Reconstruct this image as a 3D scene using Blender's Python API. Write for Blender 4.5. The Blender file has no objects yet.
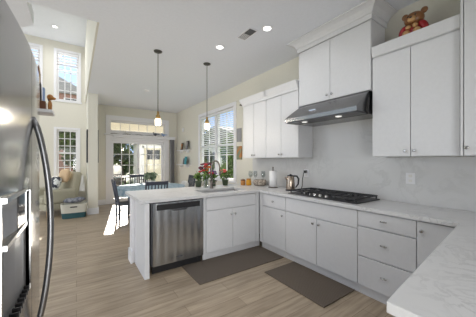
import bpy, bmesh, math, random
from mathutils import Vector, Matrix
random.seed(7)
S = bpy.context.scene
COL = S.collection
R = math.radians
# ------------------------------------------------------------------ camera
CAMZ = 1.39
cam_d = bpy.data.cameras.new('camera'); cam = bpy.data.objects.new('camera', cam_d); COL.objects.link(cam)
cam.location = (0, 0, CAMZ); cam.rotation_euler = (R(90), 0, R(-34.4))
cam_d.sensor_width = 36; cam_d.lens = 36 * 236 / 476; cam_d.shift_y = 1.5 / 476
cam_d.clip_start = 0.02; cam_d.clip_end = 300
S.camera = cam
# ------------------------------------------------------------------ exposure
S.view_settings.view_transform = 'Standard'; S.view_settings.look = 'None'
S.view_settings.gamma = 1; S.view_settings.use_curve_mapping = False
S.view_settings.exposure = 0.66
# ------------------------------------------------------------------ sky
W = bpy.data.worlds.new('sky'); S.world = W; W.use_nodes = True
wn = W.node_tree; wn.nodes.clear()
wo = wn.nodes.new('ShaderNodeOutputWorld'); wb = wn.nodes.new('ShaderNodeBackground')
tc = wn.nodes.new('ShaderNodeTexCoord'); no = wn.nodes.new('ShaderNodeTexNoise'); no.inputs['Scale'].default_value = 2.2
no.inputs['Detail'].default_value = 5
sx = wn.nodes.new('ShaderNodeSeparateXYZ'); wn.links.new(tc.outputs['Generated'], sx.inputs[0])
wn.links.new(tc.outputs['Generated'], no.inputs['Vector'])
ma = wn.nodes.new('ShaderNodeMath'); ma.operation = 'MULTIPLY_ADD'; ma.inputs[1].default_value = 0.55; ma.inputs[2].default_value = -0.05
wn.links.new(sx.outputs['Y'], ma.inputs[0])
mb_ = wn.nodes.new('ShaderNodeMath'); mb_.operation = 'ADD'
wn.links.new(ma.outputs[0], mb_.inputs[0]); wn.links.new(no.outputs['Fac'], mb_.inputs[1])
cr = wn.nodes.new('ShaderNodeValToRGB')
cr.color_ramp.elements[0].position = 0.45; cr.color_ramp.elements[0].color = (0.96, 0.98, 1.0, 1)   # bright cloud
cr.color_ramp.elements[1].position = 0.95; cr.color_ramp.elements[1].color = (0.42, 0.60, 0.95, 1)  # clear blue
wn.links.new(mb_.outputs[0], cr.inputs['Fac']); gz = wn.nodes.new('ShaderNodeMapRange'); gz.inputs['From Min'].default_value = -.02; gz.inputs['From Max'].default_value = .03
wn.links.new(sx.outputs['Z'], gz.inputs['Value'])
gm = wn.nodes.new('ShaderNodeMix'); gm.data_type = 'RGBA'; gm.inputs['A'].default_value = (1.20, 1.23, 1.26, 1)   # lower half of the world brightened as fill for the ceilings
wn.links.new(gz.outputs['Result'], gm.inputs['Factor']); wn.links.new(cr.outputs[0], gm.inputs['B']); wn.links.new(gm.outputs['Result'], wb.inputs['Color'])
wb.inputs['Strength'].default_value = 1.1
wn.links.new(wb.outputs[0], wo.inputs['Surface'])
# ------------------------------------------------------------------ sun
sd = bpy.data.lights.new('sun', 'SUN'); sd.energy = 12.0; sd.angle = R(0.6); sd.color = (1, 0.93, 0.82)
so = bpy.data.objects.new('sun', sd); COL.objects.link(so)
so.rotation_euler = Vector((-0.16, -1, -0.56)).to_track_quat('-Z', 'Y').to_euler()
so.location = (2, 20, 12)
# soft fill lamp added behind the camera, no source known there
ad = bpy.data.lights.new('rear_fill', 'AREA'); ad.shape = 'RECTANGLE'; ad.size = 1.5; ad.size_y = 1.3; ad.energy = 15; ad.spread = R(110); ad.color = (.97, .985, 1)
ao = bpy.data.objects.new('rear_fill', ad); COL.objects.link(ao); ao.location = (-.1, -1.35, .80)
ao.rotation_euler = Vector((.40, .9, -.15)).to_track_quat('-Z', 'Z').to_euler()
CAN_POWER = 2.5; LIVING_POWER = 8; PENDANT_POWER = 9; PENDANT_GLOW = 1.6

# ------------------------------------------------------------------ materials
def nmat(name, rgb=(.8, .8, .8), rough=.5, metal=0, spec=None, bump=None, vary=None, trans=0, emit=None, ior=None, alpha=None):
    m = bpy.data.materials.new(name); m.use_nodes = True
    nt = m.node_tree; b = nt.nodes['Principled BSDF']
    b.inputs['Base Color'].default_value = (*rgb, 1); b.inputs['Roughness'].default_value = rough
    b.inputs['Metallic'].default_value = metal
    if spec is not None: b.inputs['Specular IOR Level'].default_value = spec
    if trans: b.inputs['Transmission Weight'].default_value = trans
    if ior: b.inputs['IOR'].default_value = ior
    if emit: b.inputs['Emission Color'].default_value = (*emit[0], 1); b.inputs['Emission Strength'].default_value = emit[1]
    t = nt.nodes.new('ShaderNodeTexCoord'); n = nt.nodes.new('ShaderNodeTexNoise')
    nt.links.new(t.outputs['Object'], n.inputs['Vector'])
    v = vary or (30, .04)                       # (scale, amount) of a faint colour variation
    n.inputs['Scale'].default_value = v[0]; n.inputs['Detail'].default_value = 4
    mx = nt.nodes.new('ShaderNodeMix'); mx.data_type = 'RGBA'
    mx.inputs['A'].default_value = (*[c * (1 - v[1]) for c in rgb], 1)
    mx.inputs['B'].default_value = (*[min(1, c * (1 + v[1])) for c in rgb], 1)
    nt.links.new(n.outputs['Fac'], mx.inputs['Factor']); nt.links.new(mx.outputs['Result'], b.inputs['Base Color'])
    if bump:
        n2 = nt.nodes.new('ShaderNodeTexNoise'); n2.inputs['Scale'].default_value = bump[0]
        mp = nt.nodes.new('ShaderNodeMapping'); mp.inputs['Scale'].default_value = bump[2] if len(bump) > 2 else (1, 1, 1)
        nt.links.new(t.outputs['Object'], mp.inputs['Vector']); nt.links.new(mp.outputs[0], n2.inputs['Vector'])
        bp = nt.nodes.new('ShaderNodeBump'); bp.inputs['Strength'].default_value = bump[1]; bp.inputs['Distance'].default_value = .01
        nt.links.new(n2.outputs['Fac'], bp.inputs['Height']); nt.links.new(bp.outputs[0], b.inputs['Normal'])
    return m

def wavy_steel(name, rgb):
    m = bpy.data.materials.new(name); m.use_nodes = True; nt = m.node_tree; b = nt.nodes['Principled BSDF']
    b.inputs['Base Color'].default_value = (*rgb, 1); b.inputs['Metallic'].default_value = 1; b.inputs['Roughness'].default_value = .24
    t = nt.nodes.new('ShaderNodeTexCoord'); mp = nt.nodes.new('ShaderNodeMapping'); mp.inputs['Scale'].default_value = (1, 1, .16)
    w = nt.nodes.new('ShaderNodeTexWave'); w.bands_direction = 'X'; w.inputs['Scale'].default_value = 3.1; w.inputs['Distortion'].default_value = 2.6; w.inputs['Detail'].default_value = 2; w.inputs['Detail Scale'].default_value = 1.4
    nt.links.new(t.outputs['Object'], mp.inputs[0]); nt.links.new(mp.outputs[0], w.inputs['Vector'])
    bp = nt.nodes.new('ShaderNodeBump'); bp.inputs['Strength'].default_value = .28; bp.inputs['Distance'].default_value = .010
    nt.links.new(w.outputs['Fac'], bp.inputs['Height']); nt.links.new(bp.outputs[0], b.inputs['Normal'])
    return m

def marble(name, base, vein, scale=2.2):
    m = bpy.data.materials.new(name); m.use_nodes = True; nt = m.node_tree; b = nt.nodes['Principled BSDF']
    b.inputs['Roughness'].default_value = .28
    t = nt.nodes.new('ShaderNodeTexCoord'); n = nt.nodes.new('ShaderNodeTexNoise')
    n.inputs['Scale'].default_value = scale; n.inputs['Detail'].default_value = 9; n.inputs['Roughness'].default_value = .62; n.inputs['Distortion'].default_value = 1.4
    nt.links.new(t.outputs['Object'], n.inputs['Vector'])
    r = nt.nodes.new('ShaderNodeValToRGB'); e = r.color_ramp.elements
    e[0].position = .455; e[0].color = (*base, 1); e[1].position = .56; e[1].color = (*base, 1)
    x = r.color_ramp.elements.new(.505); x.color = (*vein, 1)
    n3 = nt.nodes.new('ShaderNodeTexNoise'); n3.inputs['Scale'].default_value = scale * .6; n3.inputs['Detail'].default_value = 3
    nt.links.new(t.outputs['Object'], n3.inputs['Vector'])
    r3 = nt.nodes.new('ShaderNodeValToRGB'); r3.color_ramp.elements[0].position = .42; r3.color_ramp.elements[1].position = .62
    nt.links.new(n3.outputs['Fac'], r3.inputs['Fac'])
    mx = nt.nodes.new('ShaderNodeMix'); mx.data_type = 'RGBA'; mx.inputs['A'].default_value = (*base, 1)
    nt.links.new(r3.outputs[0], mx.inputs['Factor'])
    nt.links.new(n.outputs['Fac'], r.inputs['Fac']); nt.links.new(r.outputs[0], mx.inputs['B']); nt.links.new(mx.outputs['Result'], b.inputs['Base Color'])
    return m

def plank_mat():
    m = bpy.data.materials.new('oak_planks'); m.use_nodes = True; nt = m.node_tree; b = nt.nodes['Principled BSDF']
    b.inputs['Roughness'].default_value = .38
    t = nt.nodes.new('ShaderNodeTexCoord'); br = nt.nodes.new('ShaderNodeTexBrick')
    br.offset = .37; br.inputs['Scale'].default_value = 1; br.inputs['Brick Width'].default_value = 1.35; br.inputs['Row Height'].default_value = .165
    br.inputs['Mortar Size'].default_value = .0018; br.inputs['Bias'].default_value = 0
    br.inputs['Color1'].default_value = (.36, .285, .203, 1); br.inputs['Color2'].default_value = (.455, .365, .265, 1); br.inputs['Mortar'].default_value = (.17, .12, .08, 1)
    nt.links.new(t.outputs['Object'], br.inputs['Vector'])
    mp = nt.nodes.new('ShaderNodeMapping'); mp.inputs['Scale'].default_value = (1.6, 16, 1); nt.links.new(t.outputs['Object'], mp.inputs['Vector'])
    n = nt.nodes.new('ShaderNodeTexNoise'); n.inputs['Scale'].default_value = 1.6; n.inputs['Detail'].default_value = 7; nt.links.new(mp.outputs[0], n.inputs['Vector'])
    r = nt.nodes.new('ShaderNodeValToRGB'); r.color_ramp.elements[0].position = .3; r.color_ramp.elements[0].color = (.66, .64, .62, 1); r.color_ramp.elements[1].position = .68; r.color_ramp.elements[1].color = (1.1, 1.1, 1.1, 1)
    nt.links.new(n.outputs['Fac'], r.inputs['Fac'])
    mx = nt.nodes.new('ShaderNodeMix'); mx.data_type = 'RGBA'; mx.blend_type = 'MULTIPLY'; mx.inputs['Factor'].default_value = 1
    nt.links.new(br.outputs['Color'], mx.inputs['A']); nt.links.new(r.outputs[0], mx.inputs['B']); nt.links.new(mx.outputs['Result'], b.inputs['Base Color'])
    return m

def glass_mat(name, tint=(1, 1, 1), gloss=.06):
    m = bpy.data.materials.new(name); m.use_nodes = True; nt = m.node_tree; nt.nodes.clear()
    o = nt.nodes.new('ShaderNodeOutputMaterial'); a = nt.nodes.new('ShaderNodeBsdfTransparent'); g = nt.nodes.new('ShaderNodeBsdfGlossy'); x = nt.nodes.new('ShaderNodeMixShader')
    a.inputs[0].default_value = (*tint, 1); g.inputs['Roughness'].default_value = .02; x.inputs[0].default_value = gloss
    nt.links.new(a.outputs[0], x.inputs[1]); nt.links.new(g.outputs[0], x.inputs[2]); nt.links.new(x.outputs[0], o.inputs[0])
    return m

def translucent_mat(name, rgb, mix=.5):
    m = bpy.data.materials.new(name); m.use_nodes = True; nt = m.node_tree; nt.nodes.clear()
    o = nt.nodes.new('ShaderNodeOutputMaterial'); a = nt.nodes.new('ShaderNodeBsdfDiffuse'); g = nt.nodes.new('ShaderNodeBsdfTranslucent'); x = nt.nodes.new('ShaderNodeMixShader')
    a.inputs[0].default_value = (*rgb, 1); g.inputs[0].default_value = (*rgb, 1); x.inputs[0].default_value = mix
    nt.links.new(a.outputs[0], x.inputs[1]); nt.links.new(g.outputs[0], x.inputs[2]); nt.links.new(x.outputs[0], o.inputs[0])
    return m

def two_tone(name, a, b, scale=8, p0=.45, p1=.55, rough=.8):
    m = bpy.data.materials.new(name); m.use_nodes = True; nt = m.node_tree; s = nt.nodes['Principled BSDF']; s.inputs['Roughness'].default_value = rough
    t = nt.nodes.new('ShaderNodeTexCoord'); n = nt.nodes.new('ShaderNodeTexNoise'); n.inputs['Scale'].default_value = scale; n.inputs['Detail'].default_value = 2
    nt.links.new(t.outputs['Object'], n.inputs['Vector']); r = nt.nodes.new('ShaderNodeValToRGB')
    r.color_ramp.elements[0].position = p0; r.color_ramp.elements[0].color = (*a, 1); r.color_ramp.elements[1].position = p1; r.color_ramp.elements[1].color = (*b, 1)
    nt.links.new(n.outputs['Fac'], r.inputs['Fac']); nt.links.new(r.outputs[0], s.inputs['Base Color'])
    return m

def brick_mat(name, c1, c2, mortar, w=.22, h=.075):
    m = bpy.data.materials.new(name); m.use_nodes = True; nt = m.node_tree; b = nt.nodes['Principled BSDF']; b.inputs['Roughness'].default_value = .85
    t = nt.nodes.new('ShaderNodeTexCoord'); mp = nt.nodes.new('ShaderNodeMapping'); mp.inputs['Rotation'].default_value = (R(90), 0, 0)
    br = nt.nodes.new('ShaderNodeTexBrick'); br.inputs['Scale'].default_value = 1; br.inputs['Brick Width'].default_value = w; br.inputs['Row Height'].default_value = h; br.inputs['Mortar Size'].default_value = .008
    br.inputs['Color1'].default_value = (*c1, 1); br.inputs['Color2'].default_value = (*c2, 1); br.inputs['Mortar'].default_value = (*mortar, 1)
    nt.links.new(t.outputs['Object'], mp.inputs[0]); nt.links.new(mp.outputs[0], br.inputs['Vector']); nt.links.new(br.outputs['Color'], b.inputs['Base Color'])
    return m

def weave_mat(name, a, b, scale):
    m = bpy.data.materials.new(name); m.use_nodes = True; nt = m.node_tree; s = nt.nodes['Principled BSDF']; s.inputs['Roughness'].default_value = .9
    t = nt.nodes.new('ShaderNodeTexCoord'); c = nt.nodes.new('ShaderNodeTexChecker'); c.inputs['Scale'].default_value = scale
    c.inputs['Color1'].default_value = (*a, 1); c.inputs['Color2'].default_value = (*b, 1)
    nt.links.new(t.outputs['Object'], c.inputs['Vector']); nt.links.new(c.outputs[0], s.inputs['Base Color'])
    return m

M = dict(
    dwsteel=wavy_steel('wavy_brushed_stainless', (.52, .55, .585)),
    handle=nmat('dark_satin_handle', (.23, .23, .235), .34, 1), recess=nmat('grey_dispenser_plastic', (.24, .24, .245), .3, .5), panelgloss=nmat('glossy_control_panel', (.10, .10, .105), .08, .5),
    ceil=nmat('ceiling_paint', (.76, .785, .835), .9),
    wall=nmat('cream_wall_paint', (.70, .68, .60), .85),
    trim=nmat('white_trim_paint', (.78, .78, .80), .45),
    cab=nmat('white_cabinet_lacquer', (.69, .695, .71), .38, spec=.35),
    steel=nmat('brushed_stainless', (.42, .42, .43), .24, 1, bump=(2.2, .45, (5, 5, .35))),
    fridge=nmat('satin_stainless', (.48, .485, .50), .15, 1, bump=(2, .012, (4, 4, .6))),
    chrome=nmat('polished_nickel', (.62, .62, .61), .18, 1),
    hood=nmat('hood_stainless', (.22, .22, .225), .27, 1, bump=(4, .02, (1, .3, 6))),
    nickel=nmat('brushed_nickel_dark', (.20, .175, .155), .3, 1),
    bronze=nmat('dark_bronze', (.10, .095, .085), .4, .8),
    brass=nmat('aged_brass', (.42, .28, .11), .35, 1),
    black=nmat('black_plastic', (.018, .018, .02), .35),
    iron=nmat('cast_iron', (.028, .028, .03), .55),
    dark=nmat('dark_grey_plastic', (.07, .07, .075), .4),
    marble=marble('white_marble', (.66, .66, .665), (.52, .52, .525), 5.5),
    splash=marble('grey_marble_backsplash', (.60, .60, .60), (.53, .53, .53), 3.2),
    floor=plank_mat(),
    glass=glass_mat('window_glass'),
    clear=glass_mat('clear_glassware', (.90, .92, .92), .14),
    blind=translucent_mat('white_blind_slat', (.86, .87, .88), .5), blindopaque=translucent_mat('opaque_blind_slat', (.72, .72, .73), .10),
    creamblind=translucent_mat('cream_shade', (.90, .87, .78), .34),
    shade=nmat('opal_glass_shade', (.95, .92, .85), .3, emit=((1, .82, .55), PENDANT_GLOW)),
    hoodlamp=nmat('hood_lamp', (.9, .9, .9), .3, emit=((1, .97, .9), .35)),
    lamp=nmat('led_diffuser', (.95, .95, .95), .4, emit=((1, .98, .95), 2.5)),
    rug=weave_mat('brown_woven_mat', (.10, .079, .061), (.14, .113, .09), 90),
    navy=nmat('dark_navy_wood', (.035, .042, .065), .45),
    chairgrey=nmat('slate_painted_wood', (.10, .115, .14), .45),
    blue=two_tone('blue_tablecloth', (.25, .36, .44), (.42, .52, .58), 14),
    sage=nmat('sage_upholstery', (.42, .40, .31), .95, vary=(40, .12)),
    bwpillow=two_tone('black_white_print', (.03, .035, .05), (.62, .64, .62), 11, .47, .5),
    tan=nmat('tan_fabric', (.58, .42, .26), .9),
    offwhite=nmat('white_cotton', (.72, .71, .68), .95),
    teal=nmat('teal_canvas', (.035, .10, .115), .9),
    canvas=nmat('natural_canvas', (.60, .59, .52), .95),
    quilt=two_tone('grey_quilt', (.10, .11, .14), (.26, .27, .30), 16),
    oak=nmat('pale_oak', (.50, .34, .20), .6, vary=(20, .15)),
    walnut=nmat('brown_wood', (.16, .062, .025), .5, vary=(18, .25)),
    amber=nmat('amber_brown_wood', (.40, .17, .035), .5, vary=(20, .2)),
    leaf=two_tone('leaf_green', (.06, .12, .025), (.16, .26, .06), 9),
    leafpale=two_tone('pale_grey_green_leaf', (.16, .22, .13), (.34, .40, .28), 9),
    leafd=two_tone('dark_leaf_green', (.02, .045, .014), (.07, .11, .03), 1.5),
    leafo=two_tone('autumn_leaf', (.22, .10, .03), (.16, .17, .04), 1.5),
    red=nmat('red_petal', (.45, .03, .03), .7), coral=nmat('coral_petal', (.72, .13, .11), .7),
    maroon=nmat('maroon_petal', (.10, .02, .04), .7), purple=nmat('purple_petal', (.16, .08, .25), .7),
    orange=nmat('orange_petal', (.62, .16, .03), .7),
    terracotta=nmat('white_ceramic', (.72, .72, .70), .3), greenpot=nmat('dark_green_pot', (.06, .09, .05), .6),
    bear=nmat('brown_glaze', (.23, .10, .035), .3, vary=(25, .25)), bearlt=nmat('tan_glaze', (.52, .30, .13), .3), bearred=nmat('red_glaze', (.33, .012, .018), .3, vary=(20, .3)),
    kettle=nmat('copper_steel', (.46, .38, .31), .25, 1), honey=nmat('honey_amber', (.62, .30, .02), .2), wicker=two_tone('speckled_wicker', (.16, .13, .11), (.55, .48, .40), 55),
    paper=nmat('white_paper_towel', (.84, .84, .84), .95), bluecard=nmat('pale_blue_card', (.30, .42, .66), .6), booksred=nmat('brick_red_cover', (.36, .08, .05), .6),
    tealcover=nmat('teal_cover', (.04, .28, .32), .5), bark=nmat('tree_bark', (.09, .065, .045), .9, vary=(9, .3)),
    grass=two_tone('lawn_grass', (.07, .11, .03), (.15, .19, .06), 3), patio=nmat('patio_concrete', (.40, .38, .35), .9, vary=(3, .1)),
    brick=brick_mat('red_brick', (.30, .11, .08), (.40, .18, .13), (.42, .38, .34)), siding=nmat('cream_siding', (.62, .57, .45), .8), roof=nmat('grey_shingle', (.33, .33, .34), .9, vary=(6, .2)),
    vane=nmat('grey_blind_vane', (.30, .30, .31), .8), wicker2=nmat('dark_patio_wicker', (.05, .045, .04), .8),
    art=two_tone('colourful_print', (.45, .20, .07), (.20, .24, .16), 9), outdoorwin=nmat('dark_window_glass', (.025, .03, .035), .1),
)

# ------------------------------------------------------------------ mesh helpers
class MB:
    """collects shapes given in world metres; o is the owner's origin that is subtracted"""
    def __init__(s, o=(0, 0, 0)): s.bm = bmesh.new(); s.o = Vector(o)
    def v(s, p): return s.bm.verts.new(Vector(p) - s.o)
    def poly(s, pts):
        try: return s.bm.faces.new([s.v(p) for p in pts])
        except ValueError: pass
    def box(s, a, b, rot=None):
        x0, y0, z0 = a; x1, y1, z1 = b
        c = Vector(((x0 + x1) / 2, (y0 + y1) / 2, (z0 + z1) / 2))
        P = [Vector(p) for p in ((x0, y0, z0), (x1, y0, z0), (x1, y1, z0), (x0, y1, z0), (x0, y0, z1), (x1, y0, z1), (x1, y1, z1), (x0, y1, z1))]
        if rot is not None: P = [c + rot @ (p - c) for p in P]
        V = [s.v(p) for p in P]
        for f in ((3, 2, 1, 0), (4, 5, 6, 7), (0, 1, 5, 4), (1, 2, 6, 5), (2, 3, 7, 6), (3, 0, 4, 7)): s.bm.faces.new([V[i] for i in f])
        return s
    def lathe(s, c, prof, n=16, axis='Z', smooth=True):
        c = Vector(c); rings = []
        A = {'Z': (Vector((1, 0, 0)), Vector((0, 1, 0)), Vector((0, 0, 1))), 'X': (Vector((0, 1, 0)), Vector((0, 0, 1)), Vector((1, 0, 0))), 'Y': (Vector((0, 0, 1)), Vector((1, 0, 0)), Vector((0, 1, 0)))}[axis]
        for r, h in prof:
            rings.append([s.v(c + A[0] * (r * math.cos(2 * math.pi * i / n)) + A[1] * (r * math.sin(2 * math.pi * i / n)) + A[2] * h) for i in range(n)])
        for a, b in zip(rings, rings[1:]):
            for i in range(n):
                f = s.bm.faces.new((a[i], a[(i + 1) % n], b[(i + 1) % n], b[i])); f.smooth = smooth
        s.bm.faces.new(rings[0][::-1]); s.bm.faces.new(rings[-1])
        return s
    def tube(s, pts, r, n=8):
        pts = [Vector(p) for p in pts]; rr = r if isinstance(r, (list, tuple)) else [r] * len(pts); rings = []
        up = None
        for i, p in enumerate(pts):
            d = (pts[min(i + 1, len(pts) - 1)] - pts[max(i - 1, 0)]).normalized()
            if up is None: up = Vector((0, 0, 1)) if abs(d.z) < .9 else Vector((1, 0, 0))
            a = d.cross(up).normalized(); b = a.cross(d).normalized(); up = b
            rings.append([s.v(p + a * (rr[i] * math.cos(2 * math.pi * k / n)) + b * (rr[i] * math.sin(2 * math.pi * k / n))) for k in range(n)])
        for A, B in zip(rings, rings[1:]):
            for k in range(n):
                f = s.bm.faces.new((A[k], A[(k + 1) % n], B[(k + 1) % n], B[k])); f.smooth = True
        s.bm.faces.new(rings[0][::-1]); s.bm.faces.new(rings[-1])
        return s
    def ell(s, c, r, n=14, m=9, rot=None, sq=1.0):
        c = Vector(c); rings = []
        def P(x, y, z):
            q = Vector((x * r[0], y * r[1], z * r[2]))
            return c + (rot @ q if rot is not None else q)
        pw = lambda t: math.copysign(abs(t) ** sq, t)
        top = s.v(P(0, 0, 1)); bot = s.v(P(0, 0, -1))
        for j in range(1, m):
            th = math.pi * j / m
            rings.append([s.v(P(pw(math.sin(th)) * pw(math.cos(2 * math.pi * i / n)), pw(math.sin(th)) * pw(math.sin(2 * math.pi * i / n)), pw(math.cos(th)))) for i in range(n)])
        F = []
        for i in range(n):
            F.append(s.bm.faces.new((top, rings[0][i], rings[0][(i + 1) % n])))
            F.append(s.bm.faces.new((bot, rings[-1][(i + 1) % n], rings[-1][i])))
            for a, b in zip(rings, rings[1:]): F.append(s.bm.faces.new((a[i], b[i], b[(i + 1) % n], a[(i + 1) % n])))
        for f in F: f.smooth = True
        return s
    def prism(s, poly, d, axis):
        """poly: 2-D points; extruded along axis from d[0] to d[1]"""
        def P(p, t): return {'X': (t, p[0], p[1]), 'Y': (p[0], t, p[1]), 'Z': (p[0], p[1], t)}[axis]
        A = [s.v(P(p, d[0])) for p in poly]; B = [s.v(P(p, d[1])) for p in poly]
        s.bm.faces.new(A); s.bm.faces.new(B[::-1])
        for i in range(len(A)): s.bm.faces.new((A[i], B[i], B[(i + 1) % len(A)], A[(i + 1) % len(A)]))
        return s
    def cells(s, us, vs, inside, w, fn):
        """solid slab over the cells of a grid for which inside(u,v); fn(u,v,w) gives the point; w = (w0,w1)"""
        us = sorted(set(us)); vs = sorted(set(vs)); nu, nv = len(us) - 1, len(vs) - 1
        I = [[inside((us[i] + us[i + 1]) / 2, (vs[j] + vs[j + 1]) / 2) for j in range(nv)] for i in range(nu)]
        V = {}
        def g(i, j, k):
            if (i, j, k) not in V: V[(i, j, k)] = s.v(fn(us[i], vs[j], w[k]))
            return V[(i, j, k)]
        for i in range(nu):
            for j in range(nv):
                if not I[i][j]: continue
                for k in (0, 1): s.bm.faces.new((g(i, j, k), g(i + 1, j, k), g(i + 1, j + 1, k), g(i, j + 1, k)))
                for di, dj, e in ((-1, 0, ((i, j), (i, j + 1))), (1, 0, ((i + 1, j), (i + 1, j + 1))), (0, -1, ((i, j), (i + 1, j))), (0, 1, ((i, j + 1), (i + 1, j + 1)))):
                    a, b = i + di, j + dj
                    if 0 <= a < nu and 0 <= b < nv and I[a][b]: continue
                    s.bm.faces.new((g(*e[0], 0), g(*e[1], 0), g(*e[1], 1), g(*e[0], 1)))
        return s
    def build(s, name, mat, parent=None, bevel=0, subsurf=0, loc=None):
        bmesh.ops.recalc_face_normals(s.bm, faces=s.bm.faces)
        me = bpy.data.meshes.new(name); s.bm.to_mesh(me); s.bm.free()
        me.materials.append(M[mat] if isinstance(mat, str) else mat)
        o = bpy.data.objects.new(name, me); COL.objects.link(o)
        if parent is not None: o.parent = parent
        else: o.location = s.o
        if bevel:
            b = o.modifiers.new('bevel', 'BEVEL'); b.width = bevel; b.segments = 2; b.limit_method = 'ANGLE'
        if subsurf:
            b = o.modifiers.new('subsurf', 'SUBSURF'); b.levels = subsurf; b.render_levels = subsurf
        return o

def tag(o, label, cat, group=None, kind=None):
    o['label'] = label; o['category'] = cat
    if group: o['group'] = group
    if kind: o['kind'] = kind
    return o
def thing(name, label, cat, loc=(0, 0, 0), rz=0, group=None):
    o = bpy.data.objects.new(name, None); o.empty_display_size = .1; COL.objects.link(o)
    o.location = loc; o.rotation_euler = (0, 0, rz)
    return tag(o, label, cat, group)
def struct(o, label=None, cat=None):
    o['kind'] = 'structure'
    if label: o['label'] = label
    if cat: o['category'] = cat
    return o
def copy_tree(o, parent=None):
    c = o.copy(); COL.objects.link(c)
    if parent is not None: c.parent = parent
    for ch in list(o.children): copy_tree(ch, c)
    return c
def dup(o, loc, rz=None, label=None):
    c = copy_tree(o); c.location = loc
    if rz is not None: c.rotation_euler = (0, 0, rz)
    if label: c['label'] = label
    return c

# ------------------------------------------------------------------ setting
XW, YB, ZC, ZH = 3.03, 8.40, 3.10, 4.75       # range wall, back wall, kitchen ceiling, living ceiling
struct(MB().box((-4.2, -1.5, -.10), (XW + .12, YB + .15, 0)).build('floor', 'floor'), 'greige oak plank floor running through kitchen and dining area', 'floor')
# kitchen ceiling, open over the living room
def in_ceil(x, y): return y < 3.40 or x > .236
b = MB(); b.cells([-4.2, .236, XW + .12], [-1.5, 3.40, YB + .15], in_ceil, (ZC, ZC + .15), lambda u, v, w: (u, v, w))
b.prism([(-.445, 3.40), (-.445, 3.92), (-.60, 4.12), (-4.2, 4.6), (-4.2, 3.40)], (ZC, ZC + .15), 'Z')
struct(b.build('ceiling', 'ceil'), 'flat pale grey ceiling over kitchen and dining area', 'ceiling')
struct(MB().box((-4.2, 3.2, ZH), (.46, YB + .15, ZH + .15)).build('ceiling', 'ceil'), 'high ceiling over the living room', 'ceiling')
# back wall with its openings
WIN_UP = [(-.46, .05, 3.09, 4.48), (-1.36, -.83, 3.09, 4.48)]; WIN_LO = [(-.46, .03, .92, 2.26)]
TRANSOM = (.87, 2.60, 2.31, 2.65); DOOR = (.87, 2.60, 0, 2.06)
holes = WIN_UP + WIN_LO + [TRANSOM, DOOR]
us = [-4.2, XW + .12] + [h[i] for h in holes for i in (0, 1)]; vs = [0, ZH + .15] + [h[i] for h in holes for i in (2, 3)]
ok = lambda x, z: not any(h[0] < x < h[1] and h[2] < z < h[3] for h in holes)
struct(MB().cells(us, vs, ok, (YB, YB + .15), lambda u, v, w: (u, w, v)).build('wall_back', 'wall'), 'cream back wall with glass door and living room windows', 'wall')
WR = (4.58, 6.40, .90, 2.64)
struct(MB().cells([-1.5, YB, WR[0], WR[1]], [0, ZC, WR[2], WR[3]], lambda y, z: not (WR[0] < y < WR[1] and WR[2] < z < WR[3]), (XW, XW + .12), lambda u, v, w: (w, u, v)).build('wall_right', 'wall'), 'cream wall behind the range and dining window', 'wall')
struct(MB().box((-1.05, -1.5, 0), (-.95, 1.75, ZC)).build('wall_kitchen', 'wall'), 'cream wall behind the refrigerator', 'wall')
struct(MB().box((-.949, 1.78, 0), (-.22, 1.92, 1.667)).build('wall_fridge', 'trim'), 'white half height wall beyond the refrigerator', 'wall')
b = MB().box((.245, 7.10, 0), (.46, YB, ZC)).box((.21, 3.402, ZC), (.235, YB, ZH))
struct(b.build('wall_partition', 'wall'), 'cream wall stub and header between living room and dining area', 'wall')
struct(MB().box((-4.2, 3.28, ZC + .15), (.245, 3.40, ZH)).build('wall_header', 'wall'), 'wall above the kitchen ceiling edge', 'wall')
struct(MB().cells([-1.05, -.9, .75, XW + .12], [0, 2.15, ZC], lambda x, z: not (-.9 < x < .75 and z < 2.15), (-1.62, -1.5), lambda u, v, w: (u, w, v)).build('wall_front', 'wall'), 'unseen cream wall with an opening, added behind the camera to shape light', 'wall')  # added out of view: holds light off the wall cabinets, opening admits low light
b = MB().cells([-.4, 1.31, 2.346, 3.86], [.915, 1.42, 1.92], lambda y, z: z < 1.42 or 1.31 < y < 2.346, (3.008, 3.03), lambda u, v, w: (w, u, v))
struct(b.build('wall_backsplash', 'splash'), 'grey marble slab backsplash behind the range', 'backsplash')
struct(MB().box((.62, 3.43, 0), (3.02, 3.60, .872)).build('wall_peninsula', 'trim'), 'white half wall behind the peninsula cabinets', 'wall')
# baseboards and trim
struct(MB().box((.225, 7.08, 0), (.48, 7.10, .16)).box((.225, 7.10, 0), (.245, YB, .16)).box((.46, 7.10, 0), (.48, YB, .16)).build('baseboard_partition', 'trim'))
struct(MB().box((.48, YB - .02, 0), (.75, YB, .16)).box((2.73, YB - .02, 0), (XW, YB, .16)).box((-4.0, YB - .02, 0), (.225, YB, .16)).build('baseboard_back', 'trim'))
struct(MB().box((XW - .02, 3.98, 0), (XW, YB - .02, .16)).build('baseboard_right', 'trim'))
struct(MB().box((.60, 3.41, 0), (.62, 3.62, .16)).box((.60, 3.60, 0), (3.0, 3.62, .16)).build('baseboard_peninsula', 'trim'))
b = MB()
b.box((.755, YB - .025, 0), (.87, YB, 2.80)).box((2.60, YB - .025, 0), (2.73, YB, 2.80)).box((.871, YB - .025, 2.65), (2.599, YB, 2.80)).box((.87, YB - .025, 2.06), (2.60, YB, 2.31))
struct(b.build('trim_1', 'trim'), 'white casing around the glass door and transom', 'trim')
struct(MB().box((.70, YB - .13, 2.17), (2.95, YB - .025, 2.21)).build('trim_2', 'trim', bevel=.006), 'white ledge above the sliding glass door', 'trim')

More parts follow.
